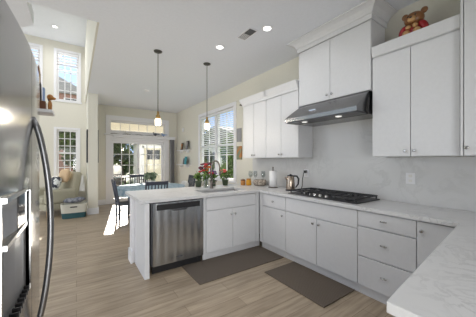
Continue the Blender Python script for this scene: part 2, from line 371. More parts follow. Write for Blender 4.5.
def casing(mb, u0, u1, z0, z1, w0, w1, fn, wd=.09):
    def bx(a0, a1, c0, c1, t0=w0, t1=w1):
        p = [fn(a0, t0, c0), fn(a1, t1, c1)]
        mb.box([min(a, c) for a, c in zip(*p)], [max(a, c) for a, c in zip(*p)])
    bx(u0 - wd, u0, z0, z1); bx(u1, u1 + wd, z0, z1); bx(u0 - wd, u1 + wd, z1, z1 + wd); bx(u0 - wd - .02, u1 + wd + .02, z0 - .04, z0)
    return bx
def make_window(n, u0, u1, z0, z1, fn, cols, rows, label, meet=True, rail=.045, case=True, wd=.065):
    """fn(u, w, z): w = 0 at the inner wall face, negative into the room, positive outwards"""
    c = fn((u0 + u1) / 2, .07, z0)
    t = bpy.data.objects.new('window_%d' % n, None); COL.objects.link(t); t.location = c; t['kind'] = 'structure'; t['label'] = label; t['category'] = 'window'
    b = MB(c)
    if case: casing(b, u0, u1, z0, z1, -.022, -.001, fn, wd)
    def bx(m, a0, a1, c0, c1, t0, t1):
        p = [fn(a0, t0, c0), fn(a1, t1, c1)]
        m.box([min(a, c_) for a, c_ in zip(*p)], [max(a, c_) for a, c_ in zip(*p)])
    for (a0, a1, c0, c1) in ((u0, u0 + rail, z0, z1), (u1 - rail, u1, z0, z1), (u0 + rail, u1 - rail, z0, z0 + rail), (u0 + rail, u1 - rail, z1 - rail, z1)): bx(b, a0, a1, c0, c1, .04, .10)
    if meet: bx(b, u0 + rail, u1 - rail, (z0 + z1) / 2 - .022, (z0 + z1) / 2 + .022, .04, .10)
    b.build('window_frame', 'trim', t)
    m = MB(c)
    for i in range(1, cols): u = u0 + rail + (u1 - u0 - 2 * rail) * i / cols; bx(m, u - .01, u + .01, z0 + rail, z1 - rail, .06, .08)
    for j in range(1, rows):
        z = z0 + rail + (z1 - z0 - 2 * rail) * j / rows
        if not (meet and abs(z - (z0 + z1) / 2) < .05): bx(m, u0 + rail, u1 - rail, z - .01, z + .01, .06, .08)
    if cols > 1 or rows > 1: m.build('muntin_grid', 'trim', t)
    else: m.bm.free()
    p = MB(c); bx(p, u0 + rail, u1 - rail, z0 + rail, z1 - rail, .068, .072); p.build('window_pane', 'glass', t)
    return t
fb = lambda u, w, z: (u, YB + w, z)
fr = lambda u, w, z: (XW + w, u, z)
make_window(1, *WIN_UP[0], fb, 3, 5, 'upper living room window above the armchair', meet=False)
make_window(2, *WIN_UP[1], fb, 3, 5, 'upper living room window half hidden by the refrigerator', meet=False)
make_window(3, *WIN_LO[0], fb, 3, 6, 'lower double hung living room window behind the armchair')
make_window(4, *TRANSOM, fb, 6, 1, 'wide transom window above the sliding glass door', meet=False, case=False, rail=.03)
make_window(5, WR[0], (WR[0] + WR[1]) / 2 - .03, WR[2], WR[3], fr, 2, 2, 'near half of the dining window over the peninsula', case=False)
make_window(6, (WR[0] + WR[1]) / 2 + .03, WR[1], WR[2], WR[3], fr, 2, 2, 'far half of the dining window over the peninsula', case=False)
b = MB(); casing(b, WR[0], WR[1], WR[2], WR[3], -.022, -.001, fr, .095)
b.box((XW, (WR[0] + WR[1]) / 2 - .03, WR[2]), (XW + .10, (WR[0] + WR[1]) / 2 + .03, WR[3]))
struct(b.build('trim_3', 'trim'), 'white casing around the dining window', 'trim')
# glass door: two panels
c = (1.73, YB + .06, 0)
t = bpy.data.objects.new('door_1', None); COL.objects.link(t); t.location = c; t['kind'] = 'structure'; t['label'] = 'white sliding glass door to the patio'; t['category'] = 'door'
b = MB(c).box((.87, YB, 2.01), (2.60, YB + .14, 2.06)).box((.87, YB, 0), (.91, YB + .14, 2.01)).box((2.56, YB, 0), (2.60, YB + .14, 2.01)).box((.91, YB, 0), (2.56, YB + .14, .025))
b.build('door_frame', 'trim', t)
for x0, x1, yy in ((.912, 1.74, YB + .03), (1.70, 2.558, YB + .08)):
    b = MB(c).box((x0, yy, .03), (x0 + .06, yy + .04, 2.005)).box((x1 - .06, yy, .03), (x1, yy + .04, 2.005)).box((x0 + .06, yy, .03), (x1 - .06, yy + .04, .16)).box((x0 + .06, yy, 1.93), (x1 - .06, yy + .04, 2.005))
    p = b.build('door_panel', 'trim', t)
    m = MB(c)
    for i in (1, 2): u = x0 + .06 + (x1 - x0 - .12) * i / 3; m.box((u - .011, yy + .01, .16), (u + .011, yy + .03, 1.93))
    for j in range(1, 5): z = .16 + 1.77 * j / 5; m.box((x0 + .06, yy + .01, z - .011), (x1 - .06, yy + .03, z + .011))
    m.build('muntin_grid', 'trim', p)
    MB(c).box((x0 + .06, yy + .018, .16), (x1 - .06, yy + .022, 1.93)).build('door_pane', 'glass', p)
MB(c).box((1.715, YB + .005, .92), (1.735, YB + .029, 1.12)).build('door_handle', 'chrome', t, bevel=.004)

# ------------------------------------------------------------------ outdoors
struct(MB().box((-60, YB + .16, -.35), (60, 120, -.15)).box((XW + .13, -30, -.35), (60, YB + .16, -.15)).build('ground', 'grass'), 'grassy garden beyond the glass door', 'ground')
struct(MB().box((-.4, YB + .16, -.149), (4.6, YB + 4.2, -.03)).build('patio', 'patio'), 'pale concrete patio outside the glass door', 'patio')
def tree(x, y, h, r, label, mat='leafd', n=1500, cz=.62, seed=0, leaf=.16):
    rnd = random.Random(seed); o = (x, y, -.15)
    t = thing('tree', label, 'tree', o, group='trees in the garden')
    b = MB(o).tube([(x, y, -.16), (x + .05, y, h * .3), (x - .03, y + .05, h * .75)], [r * .10, r * .075, r * .03], 8)
    for k in range(5):
        a = k * 1.3; b.tube([(x, y, h * (.3 + .07 * k)), (x + math.cos(a) * r * .55, y + math.sin(a) * r * .55, h * (.5 + .08 * k))], [r * .04, r * .012], 6)
    b.build('trunk', 'bark', t)
    m = MB(o)
    blobs = [(rnd.uniform(-1, 1), rnd.uniform(-1, 1), rnd.uniform(-1, 1)) for _ in range(26)]
    blobs = [Vector(q).normalized() * rnd.uniform(.3, .95) for q in blobs]
    for i in range(n):
        q = rnd.choice(blobs); d = Vector((rnd.gauss(0, 1), rnd.gauss(0, 1), rnd.gauss(0, 1))).normalized() * rnd.uniform(.15, .34)
        p = Vector((x, y, h * cz)) + Vector(((q.x + d.x) * r, (q.y + d.y) * r, (q.z + d.z) * h * (1 - cz)))
        if p.z < .2: continue
        A = Matrix.Rotation(rnd.uniform(0, 6.28), 3, Vector((rnd.gauss(0, 1), rnd.gauss(0, 1), rnd.gauss(0, 1))).normalized()); s = leaf * rnd.uniform(.6, 1.3)
        m.poly([p + A @ Vector(w) for w in ((-s, 0, 0), (0, -s * .5, s * .1), (s, 0, 0), (0, s * .5, s * .1))])
    m.build('foliage', mat, t)
tree(.4, 15.5, 4.4, 1.5, 'dark evergreen tree left of the glass door view', seed=1, n=2600, cz=.6)
tree(2.7, 18.6, 4.0, 1.2, 'dark bushy tree at left in the glass door', seed=11, n=2000, cz=.45)
tree(5.2, 22.5, 5.0, 1.7, 'olive green garden tree left of the white shed', 'leaf', seed=2, n=1800, cz=.55)
tree(-2.4, 20, 5.5, 1.7, 'tall dark tree at the far left of the glass door', seed=3, n=1800, cz=.5)
tree(8.2, 19, 6.0, 2.0, 'dark tree behind the white shed', seed=4, n=1800, cz=.55)
tree(1.0, 25, 5.2, 2.0, 'orange tinged tree far behind the patio', 'leafo', seed=5, n=1500, cz=.52)
tree(5.75, 9.0, 2.6, .55, 'green tree seen through the dining window', 'leaf', seed=6, n=1600, cz=.5)
tree(6.7, 13.2, 2.1, .6, 'small dark tree behind the one at the dining window', seed=8, n=1300, cz=.48)
tree(-4, 26, 8.5, 1.9, 'bare looking tree outside the upper living room window', 'leafo', seed=9, n=500, cz=.62)
def house(name, label, x0, x1, y0, y1, h, mat, wins, face='Y'):
    o = ((x0 + x1) / 2, (y0 + y1) / 2, -.15); t = thing(name, label, 'house', o)
    MB(o).box((x0, y0, -.15), (x1, y1, h)).build('wall', mat, t)
    xm = (x0 + x1) / 2; ym = (y0 + y1) / 2
    if face == 'Y': MB(o).prism([(x0 - .4, h), (x1 + .4, h), (xm, h + (x1 - x0) * .28)], (y0 - .3, y1 + .3), 'Y').build('roof', 'roof', t)
    else: MB(o).prism([(y0 - .4, h), (y1 + .4, h), (ym, h + (y1 - y0) * .16)], (x0 - .3, x1 + .3), 'X').build('roof', 'roof', t)
    for (a0, a1, z0, z1) in wins:
        if face == 'Y':
            w = MB(o).box((a0 - .08, y0 - .06, z0 - .08), (a1 + .08, y0 - .001, z1 + .08)).build('window', 'trim', t)
            MB(o).box((a0, y0 - .08, z0), (a1, y0 - .061, z1)).build('window_pane', 'outdoorwin', w)
        else:
            w = MB(o).box((x0 - .06, a0 - .08, z0 - .08), (x0 - .001, a1 + .08, z1 + .08)).build('window', 'trim', t)
            MB(o).box((x0 - .08, a0, z0), (x0 - .061, a1, z1)).build('window_pane', 'outdoorwin', w)
house('brick_house', 'red brick neighbour house beyond the living room windows', -9, 1.2, 30, 38, 8.2, 'brick',
      [(x, x + 1.0, z, z + 1.6) for x in (-4.6, -2.8, -1.0) for z in (.9, 3.9, 6.1)])
house('cream_house', 'pale sided neighbour house beyond the dining window', 11.5, 17, 15, 26, 3.0, 'trim', [(16.5, 17.4, 1, 2.2), (20.4, 21.3, 1, 2.2), (23.4, 24.3, 1, 2.2)], 'X')
# white garden shed with a half-glazed door
o = (4.05, 14.6, -.15); t = thing('garden_shed', 'white garden shed with half glazed door across the patio', 'shed', o)
MB(o).box((2.9, 14.0, -.15), (5.3, 15.6, 2.3)).build('wall', 'trim', t)
MB(o).prism([(2.7, 2.3), (5.5, 2.3), (4.1, 3.0)], (13.85, 15.75), 'Y').build('roof', 'roof', t)
d = MB(o).box((3.15, 13.94, -.14), (4.15, 13.999, 2.08)).build('door', 'siding', t)
MB(o).box((3.07, 13.96, -.14), (3.149, 13.999, 2.16)).box((4.151, 13.96, -.14), (4.23, 13.999, 2.16)).box((3.07, 13.96, 2.081), (4.23, 13.999, 2.16)).build('door_casing', 'trim', t)
for i in range(2):
    for j in range(2): MB(o).box((3.27 + .39 * i, 13.925, 1.42 + .29 * j), (3.62 + .39 * i, 13.939, 1.68 + .29 * j)).build('window_pane', 'outdoorwin', d)
# patio furniture
def patio_chair(x, y, rz, label):
    t = thing('patio_chair', label, 'patio chair', (x, y, -.03), rz, 'patio chairs outside the glass door')
    MB().box((-.26, -.25, .36), (.26, .25, .42)).build('seat', 'wicker2', t)
    b = MB().box((-.26, .22, .42), (.26, .26, .46)).box((-.26, .24, .82), (.26, .28, .88))
    for k in range(6): b.box((-.24 + .09 * k, .24, .46), (-.22 + .09 * k, .26, .82))
    b.build('backrest', 'wicker2', t)
    for sx_ in (-1, 1):
        MB().tube([(sx_ * .25, -.24, .0), (sx_ * .25, -.24, .60), (sx_ * .25, .24, .62)], .015, 6).build('armrest', 'wicker2', t)
        for sy in (-1, 1): MB().box((sx_ * .23 - .02, sy * .22 - .02, 0), (sx_ * .23 + .02, sy * .22 + .02, .36)).build('leg', 'wicker2', t)
patio_chair(1.25, 10.3, 2.6, 'dark patio chair left of the small patio table')
patio_chair(2.35, 10.5, -2.5, 'dark patio chair right of the small patio table')
t = thing('patio_table', 'small round patio table under the white umbrella', 'table', (1.75, 11.2, -.03))
MB().lathe((0, 0, .66), [(.42, 0), (.45, .02), (.42, .04)], 20).build('tabletop', 'wicker2', t); MB().lathe((0, 0, 0), [(.25, 0), (.05, .04), (.03, .66)], 12).build('pedestal', 'wicker2', t)
t = thing('patio_grill', 'white covered grill standing on the patio', 'grill', (1.30, 11.9, -.03))
MB().ell((0, 0, .95), (.42, .3, .25), sq=.6).build('cover', 'offwhite', t)
MB().box((-.36, -.22, .10), (.36, .22, .8)).build('cart', 'wicker2', t)
for sx_ in (-1, 1): MB().box((sx_ * .32 - .03, -.2, 0), (sx_ * .32 + .03, .2, .10)).build('foot', 'wicker2', t)

# ------------------------------------------------------------------ blinds
def slat_blind(name, label, u0, u1, z0, z1, fn, pitch, tilt, mat='blind', group=None):
    c = fn((u0 + u1) / 2, .02, z1); t = thing(name, label, 'blind', c, group=group)
    def bx(m, a0, a1, c0, c1, t0, t1):
        p = [fn(a0, t0, c0), fn(a1, t1, c1)]; m.box([min(a, k) for a, k in zip(*p)], [max(a, k) for a, k in zip(*p)])
    m = MB(c); bx(m, u0, u1, z1 - .05, z1, .0, .035); m.build('headrail', 'trim', t)
    m = MB(c); n = int((z1 - .06 - z0) / pitch)
    for i in range(n):
        z = z1 - .065 - pitch * i; hw = .022
        dx, dz = hw * math.cos(tilt), hw * math.sin(tilt)
        P = [fn(u0, .018 - dx, z - dz), fn(u1, .018 - dx, z - dz), fn(u1, .018 + dx, z + dz), fn(u0, .018 + dx, z + dz)]
        Q = [tuple(Vector(p) + Vector((0, 0, .003))) for p in P]
        m.poly(P); m.poly(Q)
        for k in range(4): m.poly([P[k], P[(k + 1) % 4], Q[(k + 1) % 4], Q[k]])
    m.build('slats', mat, t)
    m = MB(c); bx(m, u0, u1, z0 - .012, z0 + .012, .006, .03); m.build('bottom_rail', 'trim', t)
    return t
slat_blind('window_blind', 'white slat blind half lowered in the upper living room window', WIN_UP[0][0] + .005, WIN_UP[0][1] - .005, 3.98, 4.475, fb, .075, -.6, 'blindopaque')
slat_blind('window_blind', 'white slat blind in the upper window partly hidden by refrigerator', WIN_UP[1][0] + .005, WIN_UP[1][1] - .005, 3.98, 4.475, fb, .075, -.6, 'blindopaque')
ymid = (WR[0] + WR[1]) / 2
slat_blind('window_blind', 'white slat blind lowered in near half of dining window', WR[0] + .01, ymid - .035, 1.52, 2.63, fr, .052, -.27)
slat_blind('window_blind', 'white slat blind lowered in far half of dining window', ymid + .035, WR[1] - .01, 1.52, 2.63, fr, .052, -.27)
slat_blind('transom_shade', 'closed cream shade glowing in the transom above the door', TRANSOM[0] + .005, TRANSOM[1] - .005, 2.325, 2.648, lambda u, w, z: (u, YB + .105 + w, z), .03, 1.35, 'creamblind')
c = (2.80, YB - .10, 0); t = thing('vertical_blind', 'stacked grey vertical blind drawn to right of the glass door', 'blind', c)
MB(c).box((.95, YB - .125, 2.11), (2.93, YB - .05, 2.168)).build('headrail', 'trim', t)
for i in range(6): MB(c).box((2.76 + .025 * i, YB - .135, .05), (2.764 + .025 * i, YB - .05, 2.11), Matrix.Rotation(.25, 3, 'Z')).build('vane', 'vane', t)

# ------------------------------------------------------------------ countertop, sink, peninsula
SINK = (1.52, 2.27, 3.05, 3.44)
def in_ct(x, y):
    if SINK[0] < x < SINK[1] and SINK[2] < y < SINK[3]: return False
    if y > 2.895: return y < 3.86 or x < 3.0
    if y < .43: return x > .86
    return x > 2.385
b = MB((1.9, 3.4, .877)).cells([.61, .86, 1.52, 2.27, 2.385, 3.0, 3.006], [-.30, .43, 2.895, 3.05, 3.44, 3.86, 3.93], in_ct, (.877, .915), lambda u, v, w: (u, .374 + (u - .86) * .099 if v == .43 else v, w))
tag(b.build('countertop', 'marble', bevel=.004), 'U-shaped white marble worktop over peninsula, range run and near return', 'countertop')
x0, x1, y0, y1 = SINK; c = (1.9, 3.24, .877)
t = thing('sink', 'undermount stainless sink set into the marble peninsula', 'sink', c)
b = MB(c).cells([x0 - .03, x0 + .004, x1 - .004, x1 + .03], [y0 - .03, y0 + .004, y1 - .004, y1 - .004 + .008], lambda x, y: not (x0 + .004 < x < x1 - .004 and y0 + .004 < y < y1 - .004), (.872, .876), lambda u, v, w: (u, v, w))
b.box((x0, y0, .66), (x1, y1, .664)).box((x0, y0, .664), (x0 + .004, y1, .872)).box((x1 - .004, y0, .664), (x1, y1, .872)).box((x0, y0, .664), (x1, y0 + .004, .872)).box((x0, y1 - .004, .664), (x1, y1, .872))
b.build('bowl', 'steel', t); MB(c).lathe((1.9, 3.24, .664), [(.045, 0), (.04, .004), (.01, .002)], 14).build('drain', 'chrome', t)
fx, fy = 1.86, 3.50; o = (fx, fy, .916)
t = thing('kitchen_faucet', 'tall brushed nickel gooseneck faucet behind the sink', 'faucet', o)
MB(o).lathe((fx, fy, .916), [(.034, 0), (.034, .012), (.026, .02), (.022, .10), (.019, .12)], 14).build('base', 'nickel', t)
pts = [(fx, fy, 1.03), (fx, fy, 1.26)] + [(fx + .055 * (1 - math.cos(a)), fy - .04 * (1 - math.cos(a)), 1.26 + .115 * math.sin(a)) for a in [i * math.pi / 10 for i in range(1, 11)]] + [(fx + .112, fy - .082, 1.20)]
MB(o).tube(pts, .014, 10).build('spout', 'nickel', t)
MB(o).tube([(fx + .112, fy - .082, 1.20), (fx + .113, fy - .083, 1.13)], [.019, .021], 10).build('spray_head', 'nickel', t)
MB(o).tube([(fx + .02, fy, .99), (fx + .06, fy - .01, 1.0), (fx + .10, fy - .02, 1.05)], [.009, .008, .006], 8).build('lever', 'nickel', t)

def knob(p, axis, parent, o, wide=None):
    """round knob on a stem; axis is the outward direction"""
    d = Vector(axis); b = MB(o); p = Vector(p)
    b.tube([p, p + d * .016], .006, 8)
    if wide:
        w = Vector(wide) * .028; b.tube([p + d * .02 - w, p + d * .02 + w], .0075, 8)
    else: b.tube([p + d * .014, p + d * .018, p + d * .026, p + d * .029], [.009, .015, .015, .009], 10)
    return b.build('knob', 'chrome', parent)
def front(o, parent, name, ax, at, th, u0, u1, z0, z1, knobs=(), wide=False):
    """door / drawer front. ax 'X': faces -X at x=at, u is Y.  ax 'Y': faces -Y at y=at, u is X"""
    g = .003
    if ax == 'X': d = MB(o).box((at, u0 + g, z0 + g), (at + th, u1 - g, z1 - g)).build(name, 'cab', parent, bevel=.003)
    else: d = MB(o).box((u0 + g, at, z0 + g), (u1 - g, at + th, z1 - g)).build(name, 'cab', parent, bevel=.003)
    for (u, z) in knobs:
        if ax == 'X': knob((at, u, z), (-1, 0, 0), d, o, (0, 1, 0) if wide else None)
        else: knob((u, at, z), (0, -1, 0), d, o, (1, 0, 0) if wide else None)
    return d
XF = 2.41
def base_range(y0, y1, label):
    o = (2.7, (y0 + y1) / 2, 0); t = thing('base_cabinet', label, 'cabinet', o)
    MB(o).box((XF + .022, y0 + .001, .10), (3.004, y1 - .001, .874)).build('carcass', 'cab', t)
    MB(o).box((XF + .045, y0 + .001, 0), (XF + .065, y1 - .001, .0995)).build('toe_kick', 'cab', t)
    return o, t
o, t = base_range(2.345, 2.905, 'white base cabinet with one drawer and door at the inside corner')
MB(o).box((XF + .001, 2.835, .10), (XF + .021, 2.905, .87)).build('filler', 'cab', t)
front(o, t, 'drawer', 'X', XF, .021, 2.345, 2.832, .68, .868, [(2.59, .775)]); front(o, t, 'door', 'X', XF, .021, 2.345, 2.832, .105, .675, [(2.40, .60)])
o, t = base_range(1.322, 2.345, 'wide white two door base cabinet under the gas cooktop')
front(o, t, 'false_front', 'X', XF, .021, 1.322, 2.345, .68, .868)
front(o, t, 'door', 'X', XF, .021, 1.833, 2.345, .105, .675, [(1.875, .61)]); front(o, t, 'door', 'X', XF, .021, 1.322, 1.833, .105, .675, [(1.79, .61)])
o, t = base_range(.806, 1.322, 'white three drawer base cabinet right of the cooktop')
for z0, z1 in ((.715, .868), (.41, .71), (.105, .405)): front(o, t, 'drawer', 'X', XF, .021, .806, 1.322, z0, z1, [(1.064, (z0 + z1) / 2 + .01)], True)
o, t = base_range(.53, .806, 'narrow white base cabinet beside the near marble return')
front(o, t, 'door', 'X', XF, .021, .53, .806, .105, .868, [(.765, .79)])
# near return run
o = (1.65, .1, 0); t = thing('base_cabinet', 'white base cabinet under the near marble return', 'cabinet', o)
MB(o).box((.90, -.26, .10), (2.40, .34, .874)).build('carcass', 'cab', t); MB(o).box((.95, -.22, 0), (2.40, .30, .0995)).build('toe_kick', 'cab', t)
for x0, x1 in ((.90, 1.40), (1.40, 1.90), (1.90, 2.40)): MB(o).box((x0 + .003, .341, .105), (x1 - .003, .362, .868)).build('door', 'cab', t, bevel=.003)
# peninsula run (faces -Y)
YF = 2.92
o = (1.93, 3.2, 0); t = thing('sink_cabinet', 'white two door sink cabinet right of the dishwasher', 'cabinet', o)
def in_sk(x, y): return not (SINK[0] - .032 < x < SINK[1] + .032 and SINK[2] - .032 < y)
MB(o).cells([1.44, 2.43, SINK[0] - .032, SINK[1] + .032], [YF + .022, SINK[2] - .032, 3.428], in_sk, (.10, .87), lambda u, v, w: (u, v, w)).build('carcass', 'cab', t)
MB(o).box((1.44, YF + .045, 0), (2.45, YF + .065, .0995)).build('toe_kick', 'cab', t)
MB(o).box((2.348, YF + .001, .10), (2.405, YF + .021, .87)).build('filler', 'cab', t)
front(o, t, 'false_front', 'Y', YF, .021, 1.47, 2.345, .69, .868)
front(o, t, 'door', 'Y', YF, .021, 1.47, 1.907, .105, .685, [(1.872, .60)]); front(o, t, 'door', 'Y', YF, .021, 1.907, 2.345, .105, .685, [(1.943, .60)])
tag(MB((.675, 3.1, 0)).box((.650, 2.86, 0), (.705, 3.405, .874)).build('end_panel', 'cab', bevel=.003), 'white upright end panel left of the dishwasher', 'panel')
# dishwasher
o = (1.09, 3.2, 0); t = thing('dishwasher', 'stainless dishwasher built into the white peninsula', 'dishwasher', o)
MB(o).box((.745, 2.95, .10), (1.425, 3.42, .87)).build('tub', 'dark', t)
d = MB(o).cells([.755, .80, 1.37, 1.417], [.105, .775, .845, .862], lambda x, z: not (.80 < x < 1.37 and .775 < z < .845), (2.905, 2.945), lambda u, v, w: (u, w, v)).build('door', 'dwsteel', t)
MB(o).box((.802, 2.920, .777), (1.368, 2.944, .843)).build('control_panel', 'black', d)
b = MB(o); b.prism([(.80 + .17, .772), (.80 + .40, .772), (.80 + .36, .752), (.80 + .21, .752)], (2.897, 2.904), 'Y'); b.build('pocket_handle', 'dark', d)
MB(o).box((1.045, 2.9025, .16), (1.125, 2.9049, .172)).build('badge', 'dark', d)
MB(o).box((.76, 2.96, 0), (1.41, 2.98, .0995)).build('kick_plate', 'black', t)
# ------------------------------------------------------------------ wall cabinets
def crown(o, xf, xw, y0, y1, prof, name, parent):
    """mitred moulding round three sides; prof = [(outset, z)]"""
    b = MB(o); rows = []
    for d, z in prof: rows.append([b.v(p) for p in ((xw, y0 - d, z), (xf - d, y0 - d, z), (xf - d, y1 + d, z), (xw, y1 + d, z))])
    n = len(rows)
    for i in range(n):
        for k in range(3):
            b.bm.faces.new((rows[i][k], rows[i][k + 1], rows[(i + 1) % n][k + 1], rows[(i + 1) % n][k]))
    return b.build(name, 'cab', parent)
XU = 2.68
def wall_cab(y0, y1, z0, z1, label, doors, xf=XU, name='wall_cabinet'):
    o = (2.85, (y0 + y1) / 2, z0); t = thing(name, label, 'cabinet', o)
    MB(o).box((xf + .021, y0 + .001, z0), (3.005, y1 - .001, z1)).build('carcass', 'cab', t)
    for u0, u1, kn in doors: front(o, t, 'door', 'X', xf, .02, u0, u1, z0 + .002, z1 - .03, kn)
    return o, t
o, t = wall_cab(3.068, 3.74, 1.425, 2.45, 'white two door wall cabinet nearest the dining window', [(3.404, 3.74, [(3.44, 1.48)]), (3.068, 3.404, [(3.368, 1.48)])])
crown(o, XU, 3.028, 3.07, 3.74, [(0, 2.42), (.012, 2.42), (.018, 2.46), (.05, 2.53), (.06, 2.56), (0, 2.56)], 'crown', t).data  # moulding
o, t = wall_cab(2.348, 3.064, 1.425, 2.45, 'white two door wall cabinet left of the range hood', [(2.706, 3.064, [(2.742, 1.48)]), (2.35, 2.706, [(2.67, 1.48)])])
b = MB(o).prism([(XU, 2.421), (XU - .012, 2.421), (XU - .018, 2.46), (XU - .05, 2.53), (XU - .06, 2.56), (3.028, 2.56), (3.028, 2.452), (XU, 2.452)], (2.35, 3.066), 'Y'); b.build('crown', 'cab', t)
o, t = wall_cab(1.318, 2.344, 2.165, 2.97, 'tall white two door cabinet above the range hood', [(1.831, 2.344, [(1.868, 2.23)]), (1.318, 1.831, [(1.795, 2.23)])])
crown(o, XU, 3.028, 1.318, 2.344, [(0, 2.945), (.014, 2.945), (.014, 3.0), (.026, 3.003), (.034, 3.03), (.06, 3.06), (.10, 3.078), (.125, 3.082), (.125, 3.098), (0, 3.098)], 'crown', t)
o, t = wall_cab(.585, 1.306, 1.425, 2.53, 'white two door wall cabinet under the bear cookie jar', [(.946, 1.306, [(.985, 1.48)]), (.585, .946, [(.908, 1.48)])])
MB(o).prism([(XU - .002, 2.503), (XU - .012, 2.515), (XU - .02, 2.62), (XU + .02, 2.62), (XU + .02, 2.532), (XU - .002, 2.532)], (.585, 1.306), 'Y').build('crown', 'cab', t)
MB(o).box((XU + .03, .59, 2.531), (3.005, 1.3, 2.60)).build('top_deck', 'cab', t)
o, t = wall_cab(-.2, .568, 1.425, 3.0, 'full height white cabinet at the right edge of the photo', [(.19, .548, [(.525, 1.49)]), (-.2, .19, [(-.17, 1.49)])], xf=2.60)
MB(o).box((2.60, .551, 1.427), (2.62, .567, 2.97)).build('filler', 'cab', t)
crown(o, 2.60, 3.028, -.2, .568, [(0, 2.975), (.014, 2.975), (.014, 3.0), (.034, 3.03), (.06, 3.06), (.10, 3.078), (.125, 3.082), (.125, 3.098), (0, 3.098)], 'crown', t)
# ------------------------------------------------------------------ range hood
o = (2.75, 1.84, 1.9); t = thing('range_hood', 'stainless range hood under the tall white cabinet', 'range hood', o)
hy0, hy1 = 1.335, 2.34
def loft(b, secs):
    rows = [[b.v(p) for p in s_] for s_ in secs]; n = len(rows[0])
    for A, B in zip(rows, rows[1:]):
        for k in range(n): b.bm.faces.new((A[k], A[(k + 1) % n], B[(k + 1) % n], B[k]))
    b.bm.faces.new(rows[0][::-1]); b.bm.faces.new(rows[-1])
b = MB(o)
# canopy: lip, then a sloping front that ends under the cabinet; sloped left and right shoulders
secs = []
for (xf, ya, yb, z) in ((2.455, hy0 + .02, hy1 + .06, 1.918), (2.450, hy0 + .02, hy1 + .06, 1.965), (2.50, hy0 + .02, hy1 + .05, 2.01), (2.62, hy0, hy1 - .03, 2.12), (2.66, hy0, hy1 - .07, 2.145), (2.672, hy0, hy1 - .08, 2.162)):
    secs.append([(xf, ya, z), (2.678, ya, z), (2.678, yb, z), (xf, yb, z)])
loft(b, secs)
b.build('canopy', 'hood', t)
MB(o).box((2.6785, hy0, 1.90), (3.005, hy1 - .002, 2.162)).build('body', 'hood', t)
u = MB(o).box((2.47, hy0 + .03, 1.905), (2.677, hy1 + .04, 1.917)).build('filter_panel', 'dark', t)
for yy in (1.62, 2.12):
    MB(o).lathe((2.54, yy, 1.893), [(.02, 0), (.034, .004), (.036, .011)], 14).build('lamp', 'hoodlamp', u)
MB(o).box((2.5205, 1.93, 2.032), (2.524, 2.03, 2.044)).build('badge', 'chrome', t)
# ------------------------------------------------------------------ cooktop
cx0, cx1, cy0, cy1, zc = 2.47, 2.98, 1.36, 2.36, .916; o = ((cx0 + cx1) / 2, (cy0 + cy1) / 2, zc)
t = thing('gas_cooktop', 'black gas cooktop with iron grates set on the range counter', 'cooktop', o)
MB(o).box((cx0, cy0, zc), (cx1, cy1, zc + .012)).build('tray', 'black', t, bevel=.004)
for k in range(3):
    ya = cy0 + .02 + k * .321; yb = ya + .315; b = MB(o); z = zc + .042
    xs = cx0 + (.13 if k == 1 else .02); xe = cx1 - .02
    for x in (xs, xe - .014, (xs + xe) / 2 - .006, xs * .75 + xe * .25, xs * .25 + xe * .75): b.box((x, ya, z), (x + .012, yb, z + .014))
    for y in (ya, yb - .012, (ya + yb) / 2 - .006): b.box((xs, y, z), (xe, y + .012, z + .014))
    for x in (xs + .004, xe - .016):
        for y in (ya + .004, yb - .016): b.box((x, y, zc + .012), (x + .012, y + .012, z))
    b.build('grate', 'iron', t)
for (x, y, r) in ((2.62, 1.53, .04), (2.86, 1.53, .035), (2.78, 1.90, .055), (2.62, 2.20, .035), (2.86, 2.20, .04)):
    MB(o).lathe((x, y, zc + .012), [(r * 1.25, 0), (r * 1.2, .010), (r, .012), (r, .022), (r * .7, .024)], 16).build('burner', 'iron', t)
for k in range(5):
    y = 1.78 + .085 * k; MB(o).lathe((cx0 + .06, y, zc + .0125), [(.023, 0), (.022, .006), (.018, .008), (.017, .026), (.012, .03)], 14).build('control_knob', 'chrome', t)
# ------------------------------------------------------------------ refrigerator
o = (-.5, 1.10, 0); t = thing('refrigerator', 'large stainless side by side refrigerator at the left edge', 'refrigerator', o)
MB(o).box((-.93, .70, .03), (-.215, 1.50, 1.76)).build('body', 'dark', t)
for y in (.74, 1.46): MB(o).box((-.9, y - .03, 0), (-.25, y + .03, .03)).build('foot', 'black', t)
fxs = lambda y: -.150 + .020 * (1 - ((y - 1.10) / .41) ** 2)
def lin(a, b, n): return [a + (b - a) * i / n for i in range(n + 1)]
DISP = (.755, 1.045, .96, 1.29)
def fdoor(y0, y1, hole, name):
    ys = lin(y0, y1, 10) + ([hole[0], hole[1]] if hole else []); zs = [.07, 1.775] + ([hole[2], hole[3]] if hole else [])
    return MB(o).cells(ys, zs, lambda y, z: not (hole and hole[0] < y < hole[1] and hole[2] < z < hole[3]), (0, 1), lambda y, z, w: (fxs(y) if w == 0 else -.212, y, z)).build(name, 'fridge', t)
d1 = fdoor(.69, 1.097, DISP, 'freezer_door'); d2 = fdoor(1.102, 1.51, None, 'refrigerator_door')
for d in (d1, d2):
    for p in d.data.polygons: p.use_smooth = abs(p.normal.z) < .3 and p.normal.x < -.5 or p.normal.x > .8 and False
